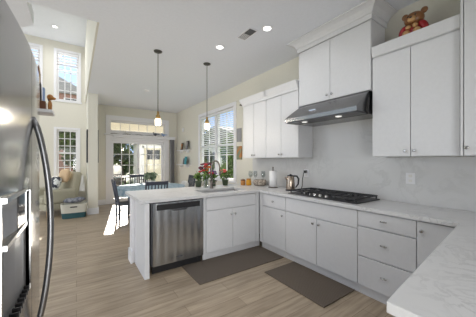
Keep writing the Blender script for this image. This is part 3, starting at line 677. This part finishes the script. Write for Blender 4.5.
# dispenser set into the freezer door
y0, y1, z0, z1 = DISP
e = MB(o).prism([(-.208, y0 + .002), (fxs(y0) - .008, y0 + .002), (fxs((y0 + y1) / 2) - .008, (y0 + y1) / 2), (fxs(y1) - .008, y1 - .002), (-.208, y1 - .002)], (z0 + .002, z1 - .105), 'Z').build('dispenser_recess', 'recess', d1)
b = MB(o).prism([(-.208, y0 + .001), (fxs(y0) - .003, y0 + .001), (fxs((y0 + y1) / 2) - .003, (y0 + y1) / 2), (fxs(y1) - .003, y1 - .001), (-.208, y1 - .001)], (z1 - .10, z1 - .001), 'Z'); b.build('control_panel', 'panelgloss', d1)
fr_ = .012
MB(o).box((-.150, y0 - fr_, z1), (fxs(.90) + .004, y1 + fr_, z1 + fr_)).box((-.150, y0 - fr_, z0 - fr_), (fxs(.90) + .004, y1 + fr_, z0)).box((-.150, y0 - fr_, z0), (fxs(y0) + .004, y0, z1)).box((-.150, y1, z0), (fxs(y1) + .004, y1 + fr_, z1)).box((-.150, y0, z1 - .112), (fxs(.90) + .002, y1, z1 - .10)).build('dispenser_trim', 'chrome', d1)
b = MB(o)
b.box((-.15, y0 + .006, z0 + .003), (-.130, y1 - .006, z0 + .008))
for k in range(10): b.box((-.148, y0 + .012 + .027 * k, z0 + .0075), (-.126, y0 + .019 + .027 * k, z0 + .024))
b.build('drip_grille', 'black', d1)
def handle(y, parent, z0=.74, z1=1.545):
    pts = []
    for i in range(25):
        s_ = i / 24; z = z0 + (z1 - z0) * s_; k = math.sin(math.pi * s_) ** .65
        pts.append((fxs(y) - .004 + .054 * k, y, z))
    return MB(o).tube(pts, .0105, 10).build('door_handle', 'handle', parent)
handle(1.135, d2)
# ------------------------------------------------------------------ rugs
tag(MB((1.68, 2.67, .001)).box((1.13, 2.40, .001), (2.43, 2.955, .011)).build('kitchen_mat', 'rug', bevel=.003), 'brown woven mat lying before the sink cabinet', 'rug')
tag(MB((2.19, 1.8, .001)).box((1.915, 1.37, .001), (2.445, 2.22, .011)).build('kitchen_mat', 'rug', bevel=.003), 'brown woven mat lying before the cooktop cabinet', 'rug')
# ------------------------------------------------------------------ ceiling fixtures
def can(x, y, z, label, power, light=True):
    o = (x, y, z); t = thing('recessed_light', label, 'ceiling light', (x, y, z - .001), group='recessed lights')
    MB((x, y, z - .001)).lathe((x, y, z - .008), [(.072, 0), (.074, .003), (.074, .0065)], 24).build('trim_ring', 'trim', t)
    MB((x, y, z - .001)).lathe((x, y, z - .012), [(.045, 0), (.05, .0035)], 24).build('diffuser', 'lamp', t)
    L = bpy.data.lights.new('recessed_lamp', 'AREA'); L.shape = 'DISK'; L.size = .09; L.energy = power; L.color = (.97, .98, 1); L.spread = R(165)
    lo = bpy.data.objects.new('recessed_lamp', L); COL.objects.link(lo); lo.parent = t; lo.location = (0, 0, -.02)
can(1.79, 3.10, ZC, 'recessed ceiling light farther from the air vent', CAN_POWER * .6)
can(2.04, 2.31, ZC, 'recessed ceiling light right of the air vent', CAN_POWER * .5)
can(1.25, 1.35, ZC, 'unseen recessed fill light added above the near cooktop end', CAN_POWER)  # from here to the living room ones: cans out of view, added as fill
can(.85, 2.1, ZC, 'unseen recessed fill light added above the floor mats', CAN_POWER)
can(.35, .9, ZC, 'unseen recessed fill light added over the refrigerator aisle', CAN_POWER)
can(.5, -.6, ZC, 'unseen recessed fill light added behind the near return', CAN_POWER)
can(-.446, 7.5, ZH, 'recessed light in the high living room ceiling', LIVING_POWER)
can(-1.9, 6.0, ZH, 'recessed living room light hidden behind the refrigerator', LIVING_POWER)
o = (1.91, 2.57, ZC - .001); t = thing('air_vent', 'grey slotted air vent in the kitchen ceiling', 'air vent', o, R(0))
MB(o).box((1.84, 2.42, ZC - .008), (1.98, 2.72, ZC - .001)).build('frame', 'trim', t)
MB(o).box((1.855, 2.435, ZC - .010), (1.965, 2.57, ZC - .0085)).build('damper', 'dark', t)
b = MB(o)
for k in range(5): b.box((1.855 + .024 * k, 2.575, ZC - .011), (1.867 + .024 * k, 2.705, ZC - .0085))
b.build('louvres', 'vane', t)
tag(MB((1.42, 6.0, ZC - .001)).lathe((1.42, 6.0, ZC - .035), [(.05, 0), (.062, .008), (.065, .034)], 20).build('smoke_detector', 'trim'), 'small round white smoke detector on the dining ceiling', 'smoke detector')
def pendant(x, y, label, zt=2.07):
    o = (x, y, ZC - .001); t = thing('pendant_light', label, 'pendant light', o, group='pendants over the peninsula')
    MB(o).lathe((x, y, ZC - .026), [(.03, 0), (.062, .012), (.065, .025)], 20).build('canopy', 'bronze', t)
    MB(o).tube([(x, y, ZC - .026), (x, y, zt + .07)], .0055, 8).build('rod', 'bronze', t)
    MB(o).lathe((x, y, zt - .03), [(.030, 0), (.034, .02), (.034, .045), (.022, .06), (.016, .11), (.008, .115)], 16).build('socket', 'brass', t)
    MB(o).lathe((x, y, zt - .13), [(.040, 0), (.047, .004), (.047, .08), (.040, .094), (.028, .099)], 18).build('lamp_shade', 'shade', t)
_pend = pendant
def pendant(x, y, label, zt=2.07):
    _pend(x, y, label, zt); t = [o for o in COL.objects if o.get('label') == label][0]
    L = bpy.data.lights.new('pendant_bulb', 'POINT'); L.energy = PENDANT_POWER; L.color = (1, .9, .76); L.shadow_soft_size = .05
    lo = bpy.data.objects.new('pendant_bulb', L); COL.objects.link(lo); lo.parent = t; lo.location = (0, 0, zt - .15 - (ZC - .001))
pendant(1.058, 3.77, 'left pendant light with brass socket, before the transom window')
pendant(1.914, 3.77, 'right pendant light with brass socket, before the dining window')

# ------------------------------------------------------------------ counter items
# paper towel
o = (2.80, 3.02, .916); t = thing('paper_towel_holder', 'upright paper towel roll on a dark stand near the kettle', 'paper towel', o)
MB(o).lathe(o, [(.085, 0), (.085, .008), (.012, .012), (.008, .33), (.012, .335), (.012, .35), (.004, .355)], 18).build('stand', 'nickel', t)
MB(o).lathe((o[0], o[1], o[2] + .014), [(.020, 0), (.062, .001), (.062, .27), (.020, .271)], 20).build('roll', 'paper', t)
# kettle
kx, ky = 2.74, 2.56; o = (kx, ky, .916); t = thing('electric_kettle', 'copper steel electric kettle with black handle left of cooktop', 'kettle', o)
MB(o).lathe(o, [(.075, 0), (.078, .012), (.07, .018)], 18).build('base', 'black', t)
MB(o).lathe((kx, ky, .935), [(.068, 0), (.07, .01), (.062, .12), (.055, .20), (.052, .205)], 18).build('body', 'kettle', t)
MB(o).lathe((kx, ky, 1.140), [(.053, 0), (.050, .012), (.02, .018), (.012, .030), (.004, .032)], 16).build('lid', 'black', t)
MB(o).tube([(kx - .04, ky + .035, 1.09), (kx - .062, ky + .055, 1.125)], [.018, .010], 8).build('spout', 'kettle', t)
MB(o).tube([(kx + .03, ky - .04, 1.145), (kx + .06, ky - .075, 1.14), (kx + .075, ky - .095, 1.10), (kx + .072, ky - .09, 1.02), (kx + .045, ky - .06, .965)], [.013, .014, .014, .012, .010], 8).build('handle', 'black', t)
# outlets and kettle cord
def outlet(y, z, label):
    o = (XW - .0225, y, z); t = thing('wall_outlet', label, 'outlet', o)
    MB(o).box((3.001, y - .045, z - .06), (3.0078, y + .045, z + .06)).build('cover_plate', 'trim', t, bevel=.002)
    for dz in (-.026, .026): MB(o).box((2.999, y - .017, z + dz - .014), (3.0009, y + .017, z + dz + .014)).build('socket', 'offwhite', t)
outlet(1.06, 1.19, 'white outlet on the backsplash right of the cooktop'); outlet(2.47, 1.18, 'white outlet above the kettle with a plugged cord')
t = MB((2.98, 2.47, .92)).box((2.955, 2.455, 1.185), (2.998, 2.485, 1.225)).tube([(2.96, 2.47, 1.20), (2.945, 2.475, 1.19), (2.94, 2.49, 1.10), (2.94, 2.50, .98), (2.92, 2.51, .926), (2.87, 2.53, .922), (2.825, 2.55, .922)], .006, 6).build('power_cord', 'black')
tag(t, 'black cord plugged into the outlet above the kettle', 'cord')
# jars, glasses, basket near the corner
def place(x, y): return (x, y, .916)
o = place(2.68, 3.56); t = thing('honey_jar', 'squat amber jar with brown lid on the counter corner', 'jar', o)
MB(o).lathe(o, [(.045, 0), (.05, .01), (.05, .085), (.04, .098)], 16).build('body', 'honey', t); MB(o).lathe((o[0], o[1], o[2] + .099), [(.043, 0), (.043, .02), (.038, .024)], 16).build('lid', 'amber', t)
o = place(2.60, 3.63); t = thing('spice_jar', 'brown wooden jar left of the amber jar', 'jar', o)
MB(o).lathe(o, [(.04, 0), (.045, .01), (.045, .085)], 16).build('body', 'amber', t); MB(o).lathe((o[0], o[1], o[2] + .086), [(.046, 0), (.046, .018), (.01, .026)], 16).build('lid', 'walnut', t)
o = place(2.82, 3.40); t = thing('wicker_basket', 'round speckled basket on the counter corner beneath the glasses', 'basket', o)
MB(o).lathe(o, [(.085, 0), (.115, .02), (.125, .07), (.115, .105), (.10, .105), (.105, .07), (.09, .02)], 22).build('bowl', 'wicker', t)
def wine_glass(x, y, label):
    o = (x, y, .917); t = thing('wine_glass', label, 'glass', o, group='stemmed glasses on the counter corner')
    MB(o).lathe(o, [(.034, 0), (.034, .003), (.006, .008), (.004, .13)], 16).build('stem', 'clear', t)
    MB(o).lathe((x, y, o[2] + .1305), [(.006, 0), (.032, .02), (.043, .06), (.036, .13), (.034, .13), (.038, .055), (.028, .022)], 18).build('bowl', 'clear', t)
    return t
g = wine_glass(2.76, 3.60, 'stemmed clear glass left behind the speckled basket')
dup(g, (2.86, 3.58, .917), label='stemmed clear glass right behind the speckled basket')
dup(g, (2.955, 3.46, .917), label='stemmed clear glass between basket and backsplash')

# flowers behind the sink
def blossom(b, p, r, rnd):
    for k in range(6):
        a = k * 1.047 + rnd.random(); b.ell((p[0] + math.cos(a) * r * .55, p[1] + math.sin(a) * r * .55, p[2] + rnd.uniform(-.2, .2) * r), (r * .55, r * .55, r * .4), 7, 5)
    b.ell((p[0], p[1], p[2] + r * .2), (r * .45, r * .45, r * .4), 7, 5)
def leaves(b, c, r, n, s, rnd, zs=1):
    for i in range(n):
        d = Vector((rnd.gauss(0, 1), rnd.gauss(0, 1), rnd.gauss(0, 1) * zs)).normalized() * rnd.uniform(.3, 1); p = Vector(c) + Vector((d.x * r[0], d.y * r[1], d.z * r[2]))
        A = Matrix.Rotation(rnd.uniform(0, 6.28), 3, Vector((rnd.gauss(0, 1), rnd.gauss(0, 1), rnd.gauss(0, 1))).normalized()); q = s * rnd.uniform(.7, 1.3)
        b.poly([p + A @ Vector(w) for w in ((-q, 0, 0), (-q * .3, -q * .4, q * .12), (q * .5, -q * .32, q * .1), (q, 0, 0), (q * .5, q * .32, q * .1), (-q * .3, q * .4, q * .12))])
rnd = random.Random(3)
vx, vy = 1.84, 3.66; o = (vx, vy, .916); t = thing('flower_bouquet', 'bouquet of red and maroon flowers in a glass vase by the faucet', 'flowers', o)
MB(o).lathe(o, [(.042, 0), (.045, .005), (.042, .10), (.05, .17), (.046, .17), (.038, .10), (.04, .012)], 16).build('vase', 'clear', t)
heads = [(vx + rnd.uniform(-.09, .09), vy + rnd.uniform(-.07, .07), rnd.uniform(1.14, 1.34)) for _ in range(13)]
b = MB(o)
for h in heads: b.tube([(vx + rnd.uniform(-.02, .02), vy + rnd.uniform(-.02, .02), .93), (vx + (h[0] - vx) * .4, vy + (h[1] - vy) * .4, 1.09), h], .003, 5)
b.build('stems', 'leaf', t)
for i, h in enumerate(heads):
    b = MB(o); blossom(b, h, rnd.uniform(.03, .045), rnd); b.build('blossom', ('red', 'maroon', 'red', 'maroon', 'orange', 'maroon')[i % 6], t)
b = MB(o); leaves(b, (vx, vy, 1.12), (.11, .08, .08), 40, .04, rnd); b.build('leaves', 'leaf', t)
def potted(name, label, x, y, bl, n, h=.20, w=.12, mat='leaf'):
    o = (x, y, .916); t = thing(name, label, 'plant', o)
    MB(o).lathe(o, [(.045, 0), (.06, .09), (.064, .09), (.064, .105), (.055, .105)], 16).build('pot', 'greenpot', t)
    b = MB(o); leaves(b, (x, y, .916 + .10 + h * .45), (w, w * .8, h * .5), 90, .035, rnd); b.build('leaves', mat, t)
    for k in range(n):
        b = MB(o); blossom(b, (x + rnd.uniform(-w, w) * .7, y + rnd.uniform(-w, w) * .5, .916 + .10 + h * rnd.uniform(.7, 1.05)), rnd.uniform(.024, .034), rnd); b.build('blossom', bl, t)
potted('potted_plant', 'small green potted plant left of the red bouquet', 1.78, 3.84, 'red', 0, .17, .08)
potted('potted_violet', 'purple flowering pot right behind the faucet', 2.06, 3.82, 'purple', 8, .18, .08)
potted('potted_geranium', 'coral red geranium pot farthest right behind the sink', 2.31, 3.80, 'coral', 8, .18, .12)
# ------------------------------------------------------------------ bear cookie jar on the cabinet
bx_, by_, bz = 2.82, .955, 2.601; o = (bx_, by_, bz)
t = thing('bear_cookie_jar', 'ceramic teddy bear cookie jar in red on the cabinet top', 'cookie jar', o)
body = MB(o).ell((bx_, by_, bz + .10), (.10, .115, .105)).build('body', 'bearred', t)
for s_ in (-1, 1):
    MB(o).ell((bx_ - .06, by_ + s_ * .105, bz + .12), (.045, .042, .075), rot=Matrix.Rotation(s_ * .5, 3, 'X')).build('arm', 'bearred', t)
    MB(o).ell((bx_ - .10, by_ + s_ * .055, bz + .055), (.055, .045, .052)).build('leg', 'bearlt', t)
    MB(o).ell((bx_ - .105, by_ + s_ * .035, bz + .135), (.03, .032, .025)).build('paw', 'bearlt', t)
hd = MB(o).ell((bx_ - .03, by_, bz + .245), (.088, .105, .085)).build('head', 'bear', t)
for s_ in (-1, 1):
    e = MB(o).ell((bx_ - .02, by_ + s_ * .098, bz + .315), (.024, .038, .038)).build('ear', 'bear', hd)
    MB(o).ell((bx_ - .105, by_ + s_ * .038, bz + .262), (.010, .011, .012)).build('eye', 'black', hd)
MB(o).ell((bx_ - .108, by_, bz + .22), (.032, .045, .035)).build('muzzle', 'bearlt', hd)
MB(o).ell((bx_ - .138, by_, bz + .232), (.010, .015, .011)).build('nose', 'black', hd)
t.scale = (.82, .82, .82)
# ------------------------------------------------------------------ wall pieces by the dining window
tag(MB((3.02, 4.35, 1.6)).box((3.005, 4.26, 1.40), (3.028, 4.44, 1.70)).build('wall_picture', 'art'), 'small colourful picture on the wall just below the grey plaque', 'picture')
tag(MB((3.02, 4.35, 1.9)).box((3.005, 4.28, 1.80), (3.028, 4.44, 2.10)).build('wall_plaque', 'vane'), 'grey plaque on the wall between window and wall cabinet', 'plaque')
tag(MB((3.0, 4.2, 2.55)).tube([(3.028, 4.27, 2.60), (2.97, 4.27, 2.60), (2.96, 4.20, 2.60)], .012, 8).build('curtain_bracket', 'nickel'), 'small nickel bracket high on the wall near the window', 'bracket')
o = (3.02, 7.75, 2.42); tag(MB(o).box((3.0, 7.70, 2.36), (3.028, 7.80, 2.48)).build('wall_thermostat', 'trim', bevel=.004), 'small pale box high on the wall by the far corner', 'thermostat')
def wall_shelf(z, label):
    o = (2.97, 7.5, z); t = thing('wall_shelf', label, 'shelf', o, group='white shelves on the dining wall')
    MB(o).box((2.86, 7.05, z), (3.028, 8.0, z + .025)).build('board', 'trim', t)
    for y in (7.25, 7.8): MB(o).box((2.93, y, z - .07), (3.028, y + .02, z - .001)).build('bracket', 'trim', t)
wall_shelf(1.70, 'upper white shelf on the dining wall'); wall_shelf(1.22, 'lower white shelf on the dining wall')
def frame_on(name, x, y, z, w, h, mat, label, lean=.15):
    o = (x, y, z); t = thing(name, label, 'picture frame', o)
    rot = Matrix.Rotation(lean, 3, 'Y')
    MB(o).box((x - .008, y - w / 2, z + .003), (x + .008, y + w / 2, z + h), rot).build('frame', 'black', t)
    MB(o).box((x - .0125, y - w / 2 + .02, z + .025), (x - .009, y + w / 2 - .02, z + h - .02), rot).build('picture', mat, t)
frame_on('picture_frame', 2.95, 7.66, 1.727, .17, .24, 'art', 'small dark framed picture at left on the upper dining shelf')
frame_on('picture_frame', 2.95, 7.22, 1.727, .17, .28, 'vane', 'taller dark framed picture at right on the upper dining shelf')
frame_on('picture_frame', 2.95, 7.42, 1.247, .26, .20, 'black', 'dark low frame on the lower dining shelf')
o = (2.92, 7.27, 1.246); tag(MB(o).box((2.90, 7.19, 1.247), (2.925, 7.33, 1.50), Matrix.Rotation(.12, 3, 'Y')).build('book', 'tealcover'), 'teal covered book leaning on the lower dining shelf', 'book')
# ledge decorations
o = (1.55, YB - .07, 2.211)
tag(MB(o).tube([(.88 + .1 * i, YB - .06 + .006 * math.sin(i * 2.1), 2.222 + .010 * math.sin(i * 1.7)) for i in range(17)], .008, 6).build('twig_garland', 'bark'), 'dark twig garland along the ledge above the door', 'garland')
def bird(x, mat, label, s_=1.0):
    o = (x, YB - .098, 2.2105); t = thing('bird_figurine', label, 'figurine', o, group='bird figurines on the door ledge')
    MB(o).ell((x, YB - .098, 2.2105 + .05 * s_), (.06 * s_, .026 * s_, .034 * s_)).ell((x - .05 * s_, YB - .098, 2.2105 + .088 * s_), (.024 * s_, .02 * s_, .024 * s_)).build('body', mat, t)
    MB(o).ell((x + .08 * s_, YB - .098, 2.2105 + .06 * s_), (.05 * s_, .012, .012 * s_)).build('tail', mat, t)
    MB(o).box((x - .012, YB - .106, 2.2105), (x + .012, YB - .090, 2.2105 + .022 * s_)).build('foot', 'bark', t)
bird(1.36, 'offwhite', 'white bird figurine on the left of the door ledge'); bird(2.24, 'quilt', 'grey bird figurine near the middle of the door ledge', 1.2); bird(2.52, 'bluecard', 'blue bird figurine at the right of the door ledge', 1.1)
# pictures hung on the wall stub
tag(MB((.235, 7.2, 1.7)).box((.215, 7.11, 1.32), (.243, 7.60, 2.17)).build('picture_frame', 'black', bevel=.003), 'black framed picture edge-on at left of the wall stub', 'picture frame')
tag(MB((.47, 7.2, 1.7)).box((.4615, 7.11, 1.32), (.474, 7.55, 2.17)).build('picture_frame', 'dark', bevel=.002), 'thin dark framed picture edge-on at right of the wall stub', 'picture frame')

# ------------------------------------------------------------------ dining set
tx, ty = 1.52, 5.95; o = (tx, ty, 0)
t = thing('dining_table', 'oval dining table standing by the glass door', 'dining table', o)
def oval(a, b_, n=40): return [(tx + a * math.cos(2 * math.pi * i / n), ty + b_ * math.sin(2 * math.pi * i / n)) for i in range(n)]
MB(o).prism(oval(.76, .84), (.715, .748), 'Z').build('tabletop', 'chairgrey', t)
for s_ in (-1, 1):
    for q in (-1, 1): MB(o).tube([(tx + s_ * .44, ty + q * .5, 0), (tx + s_ * .42, ty + q * .48, .714)], [.025, .04], 8).build('leg', 'chairgrey', t)
b = MB((tx, ty, .7485)); n = 72
R0 = [b.v((tx + .775 * math.cos(2 * math.pi * i / n), ty + .855 * math.sin(2 * math.pi * i / n), .754)) for i in range(n)]
cen = b.v((tx, ty, .754))
R1 = [b.v((tx + (.785 + .008 * math.sin(i * 1.2)) * math.cos(2 * math.pi * i / n), ty + (.865 + .008 * math.sin(i * 1.2)) * math.sin(2 * math.pi * i / n), .60)) for i in range(n)]
for i in range(n):
    b.bm.faces.new((cen, R0[i], R0[(i + 1) % n])); b.bm.faces.new((R0[i], R1[i], R1[(i + 1) % n], R0[(i + 1) % n]))
cl = b.build('tablecloth', 'blue'); sol = cl.modifiers.new('thick', 'SOLIDIFY'); sol.thickness = .004; sol.offset = -1
tag(cl, 'mottled blue tablecloth over the oval dining table', 'tablecloth')
def dining_chair(loc, rz, label):
    t = thing('dining_chair', label, 'chair', loc, rz, 'slat back dining chairs')
    MB().box((-.22, -.21, .43), (.22, .21, .46)).build('seat', 'chairgrey', t, bevel=.008)
    b = MB()
    tilt = lambda z: .20 + .09 * (z - .46) / .52
    MBr = MB().box((-.22, tilt(.95) - .012, .90), (.22, tilt(.95) + .014, .97)); MBr.build('top_rail', 'navy', t, bevel=.006)
    for k in range(6):
        x = -.155 + .062 * k; b = MB().tube([(x, tilt(.56), .56), (x, tilt(.91), .91)], .012, 6); b.build('slat', 'navy', t)
    MB().box((-.20, tilt(.55) - .01, .52), (.20, tilt(.55) + .01, .56)).build('lower_rail', 'navy', t)
    for s_ in (-1, 1):
        MB().tube([(s_ * .20, .20, 0), (s_ * .20, .20, .46), (s_ * .205, tilt(.96), .96)], [.018, .022, .018], 8).build('leg', 'navy', t)
        MB().tube([(s_ * .19, -.19, 0), (s_ * .19, -.18, .43)], [.015, .022], 8).build('leg', 'navy', t)
        MB().tube([(s_ * .19, -.18, .18), (s_ * .20, .20, .18)], .010, 6).build('stretcher', 'navy', t)
    return t
ch = dining_chair((1.30, 4.98, 0), R(180), 'dark slat back dining chair with its back to the peninsula')
dup(ch, (.93, 5.62, 0), R(90) , 'dark dining chair seen sideways at left of the table'); 
dup(ch, (1.50, 7.02, 0), R(4), 'dark slat back dining chair on the glass door side')
dup(ch, (2.36, 6.10, 0), R(-90), 'dark dining chair at right of table with white cushion')
o = (2.38, 6.10, .47); tag(MB(o).ell((2.41, 6.10, .66), (.07, .19, .17), rot=Matrix.Rotation(R(12), 3, 'Y'), sq=.7).build('cushion', 'offwhite'), 'white cushion leaning on the right dining chair', 'cushion')
o = (1.60, 6.30, .755); t = thing('table_plant', 'leafy pale green plant in white pot on the dining table', 'plant', o)
MB(o).lathe(o, [(.07, 0), (.10, .05), (.10, .10), (.085, .10)], 18).build('pot', 'terracotta', t)
b = MB(o); leaves(b, (1.60, 6.30, .755 + .21), (.19, .15, .11), 150, .05, rnd); b.build('leaves', 'leafpale', t)
# ------------------------------------------------------------------ living corner
ax_, ay_ = -.44, 7.74; t = thing('armchair', 'sage upholstered armchair by the living room window', 'armchair', (ax_, ay_, 0), R(-62))
# local: faces -Y, back at +Y
MB().box((-.42, -.40, .16), (.42, .40, .32)).build('base', 'sage', t, bevel=.03)
MB().box((-.28, -.42, .321), (.28, .26, .48)).build('seat_cushion', 'sage', t, bevel=.05)
MB().box((-.40, .18, .30), (.40, .40, 1.08), Matrix.Rotation(R(-10), 3, 'X')).build('backrest', 'sage', t, bevel=.07)
for s_ in (-1, 1):
    MB().box((s_ * .36 - .08, -.40, .32), (s_ * .36 + .08, .28, .66)).build('armrest', 'sage', t, bevel=.05)
    for q in (-1, 1): MB().tube([(s_ * .37, q * .35, 0), (s_ * .36, q * .34, .165)], [.018, .026], 8).build('leg', 'oak', t)
rz = Matrix.Rotation(R(-62), 3, 'Z')
def on_chair(p): return Vector((ax_, ay_, 0)) + rz @ Vector(p)
p = on_chair((.14, -.10, .80)); tag(MB(p).ell(p, (.23, .085, .18), rot=rz @ Matrix.Rotation(R(-22), 3, 'X'), sq=.7).build('cushion', 'bwpillow'), 'black and white printed cushion on the armchair seat', 'cushion')
p = on_chair((.20, .10, .98)); tag(MB(p).ell(p, (.19, .06, .17), rot=rz @ Matrix.Rotation(R(-12), 3, 'X'), sq=.5).build('cushion', 'tan'), 'square tan cushion against the armchair back', 'cushion')
p = (.13, 7.78, .5); b = MB(p)
rows = []
for i in range(9):
    s_ = i / 8; w = .025 + .05 * s_; z = .98 - .42 * s_
    rows.append([b.v((.13 + w * math.cos(a) * 1.0, 7.60 + w * .6 * math.sin(a) + .01 * math.sin(3 * a + i), z)) for a in [k * math.pi / 8 for k in range(16)]])
for A, B in zip(rows, rows[1:]):
    for k in range(16): b.bm.faces.new((A[k], A[(k + 1) % 16], B[(k + 1) % 16], B[k]))
b.bm.faces.new(rows[0]); b.bm.faces.new(rows[-1][::-1])
tag(b.build('white_throw', 'offwhite'), 'white cloth hanging between armchair and wall stub', 'throw')
o = (-.04, 7.0, 0); t = thing('storage_basket', 'cream canvas basket with teal bottom beside the wall stub', 'basket', o, R(-4))
def rr(w, d, z, n=24, e=.35):
    f = lambda v: math.copysign(abs(v) ** e, v)
    return [(w * f(math.cos(2 * math.pi * i / n)), d * f(math.sin(2 * math.pi * i / n)), z) for i in range(n)]
b = MB(); loft(b, [rr(.235, .15, .002), rr(.25, .16, .13)]); b.build('bottom_band', 'teal', t)
b = MB(); loft(b, [rr(.251, .161, .131), rr(.27, .175, .34), rr(.255, .16, .34), rr(.237, .148, .20)]); b.build('upper_band', 'canvas', t)
b = MB(); b.box((-.07, -.1795, .26), (.07, -.166, .285)); b.build('handle', 'black', t)
o = (-.04, 7.0, .345); b = MB(o)
b.ell((-.05, 7.0, .40), (.215, .135, .055)).ell((.05, 6.99, .43), (.14, .115, .05)).ell((-.14, 7.01, .42), (.11, .11, .05))
tag(b.build('folded_quilt', 'quilt'), 'dark grey patterned quilt piled in the canvas basket', 'blanket')
# ------------------------------------------------------------------ little shelf beside the refrigerator
o = (-.17, 1.86, 1.67); t = thing('wall_shelf', 'narrow white shelf on the wall end beside the refrigerator', 'shelf', o)
MB(o).box((-.219, 1.785, 1.672), (-.117, 1.93, 1.69)).build('board', 'trim', t); MB(o).box((-.2195, 1.84, 1.60), (-.205, 1.86, 1.667)).build('bracket', 'chrome', t)
tag(MB((-.18, 1.86, 1.691)).box((-.203, 1.862, 1.691), (-.156, 1.925, 1.752)).build('wooden_box', 'walnut', bevel=.003), 'brown wooden box on the shelf beside the refrigerator', 'box')
o = (-.135, 1.86, 1.691); t = thing('dog_figurine', 'amber wooden dog figurine on the shelf by the refrigerator', 'figurine', o)
MB(o).ell((-.135, 1.865, 1.725), (.012, .024, .035)).build('body', 'amber', t)
h = MB(o).ell((-.133, 1.85, 1.775), (.017, .022, .018)).build('head', 'amber', t)
MB(o).ell((-.118, 1.842, 1.768), (.014, .010, .009)).build('muzzle', 'amber', h)
MB(o).ell((-.140, 1.848, 1.768), (.006, .009, .018)).build('ear', 'walnut', h)
tag(MB((-.183, 1.86, 1.753)).lathe((-.187, 1.89, 1.7525), [(.010, 0), (.011, .01), (.009, .10), (.005, .12), (.006, .17)], 12).build('dark_bottle', 'bronze'), 'slim dark bottle standing on the brown wooden box', 'bottle')
tag(MB((-.17, 1.86, 1.753)).box((-.172, 1.868, 1.7525), (-.162, 1.92, 1.835)).build('blue_card', 'bluecard'), 'pale blue card upright on the brown wooden box', 'card')
for y, z, lab in ((1.835, 1.895, 'tall wooden paddle with oval head on the shelf by the refrigerator'), (1.80, 1.765, 'short wooden paddle with oval head on the shelf by the refrigerator')):
    o = (-.19, y, 1.691); t = thing('wooden_paddle', lab, 'paddle', o)
    MB(o).ell((-.186, y, z), (.006, .020, .062)).build('head', 'walnut', t); MB(o).ell((-.1815, y, z), (.004, .014, .048)).build('inset', 'tan', t)
    MB(o).tube([(-.186, y, 1.691), (-.186, y, z - .055)], .005, 8).build('handle', 'walnut', t)
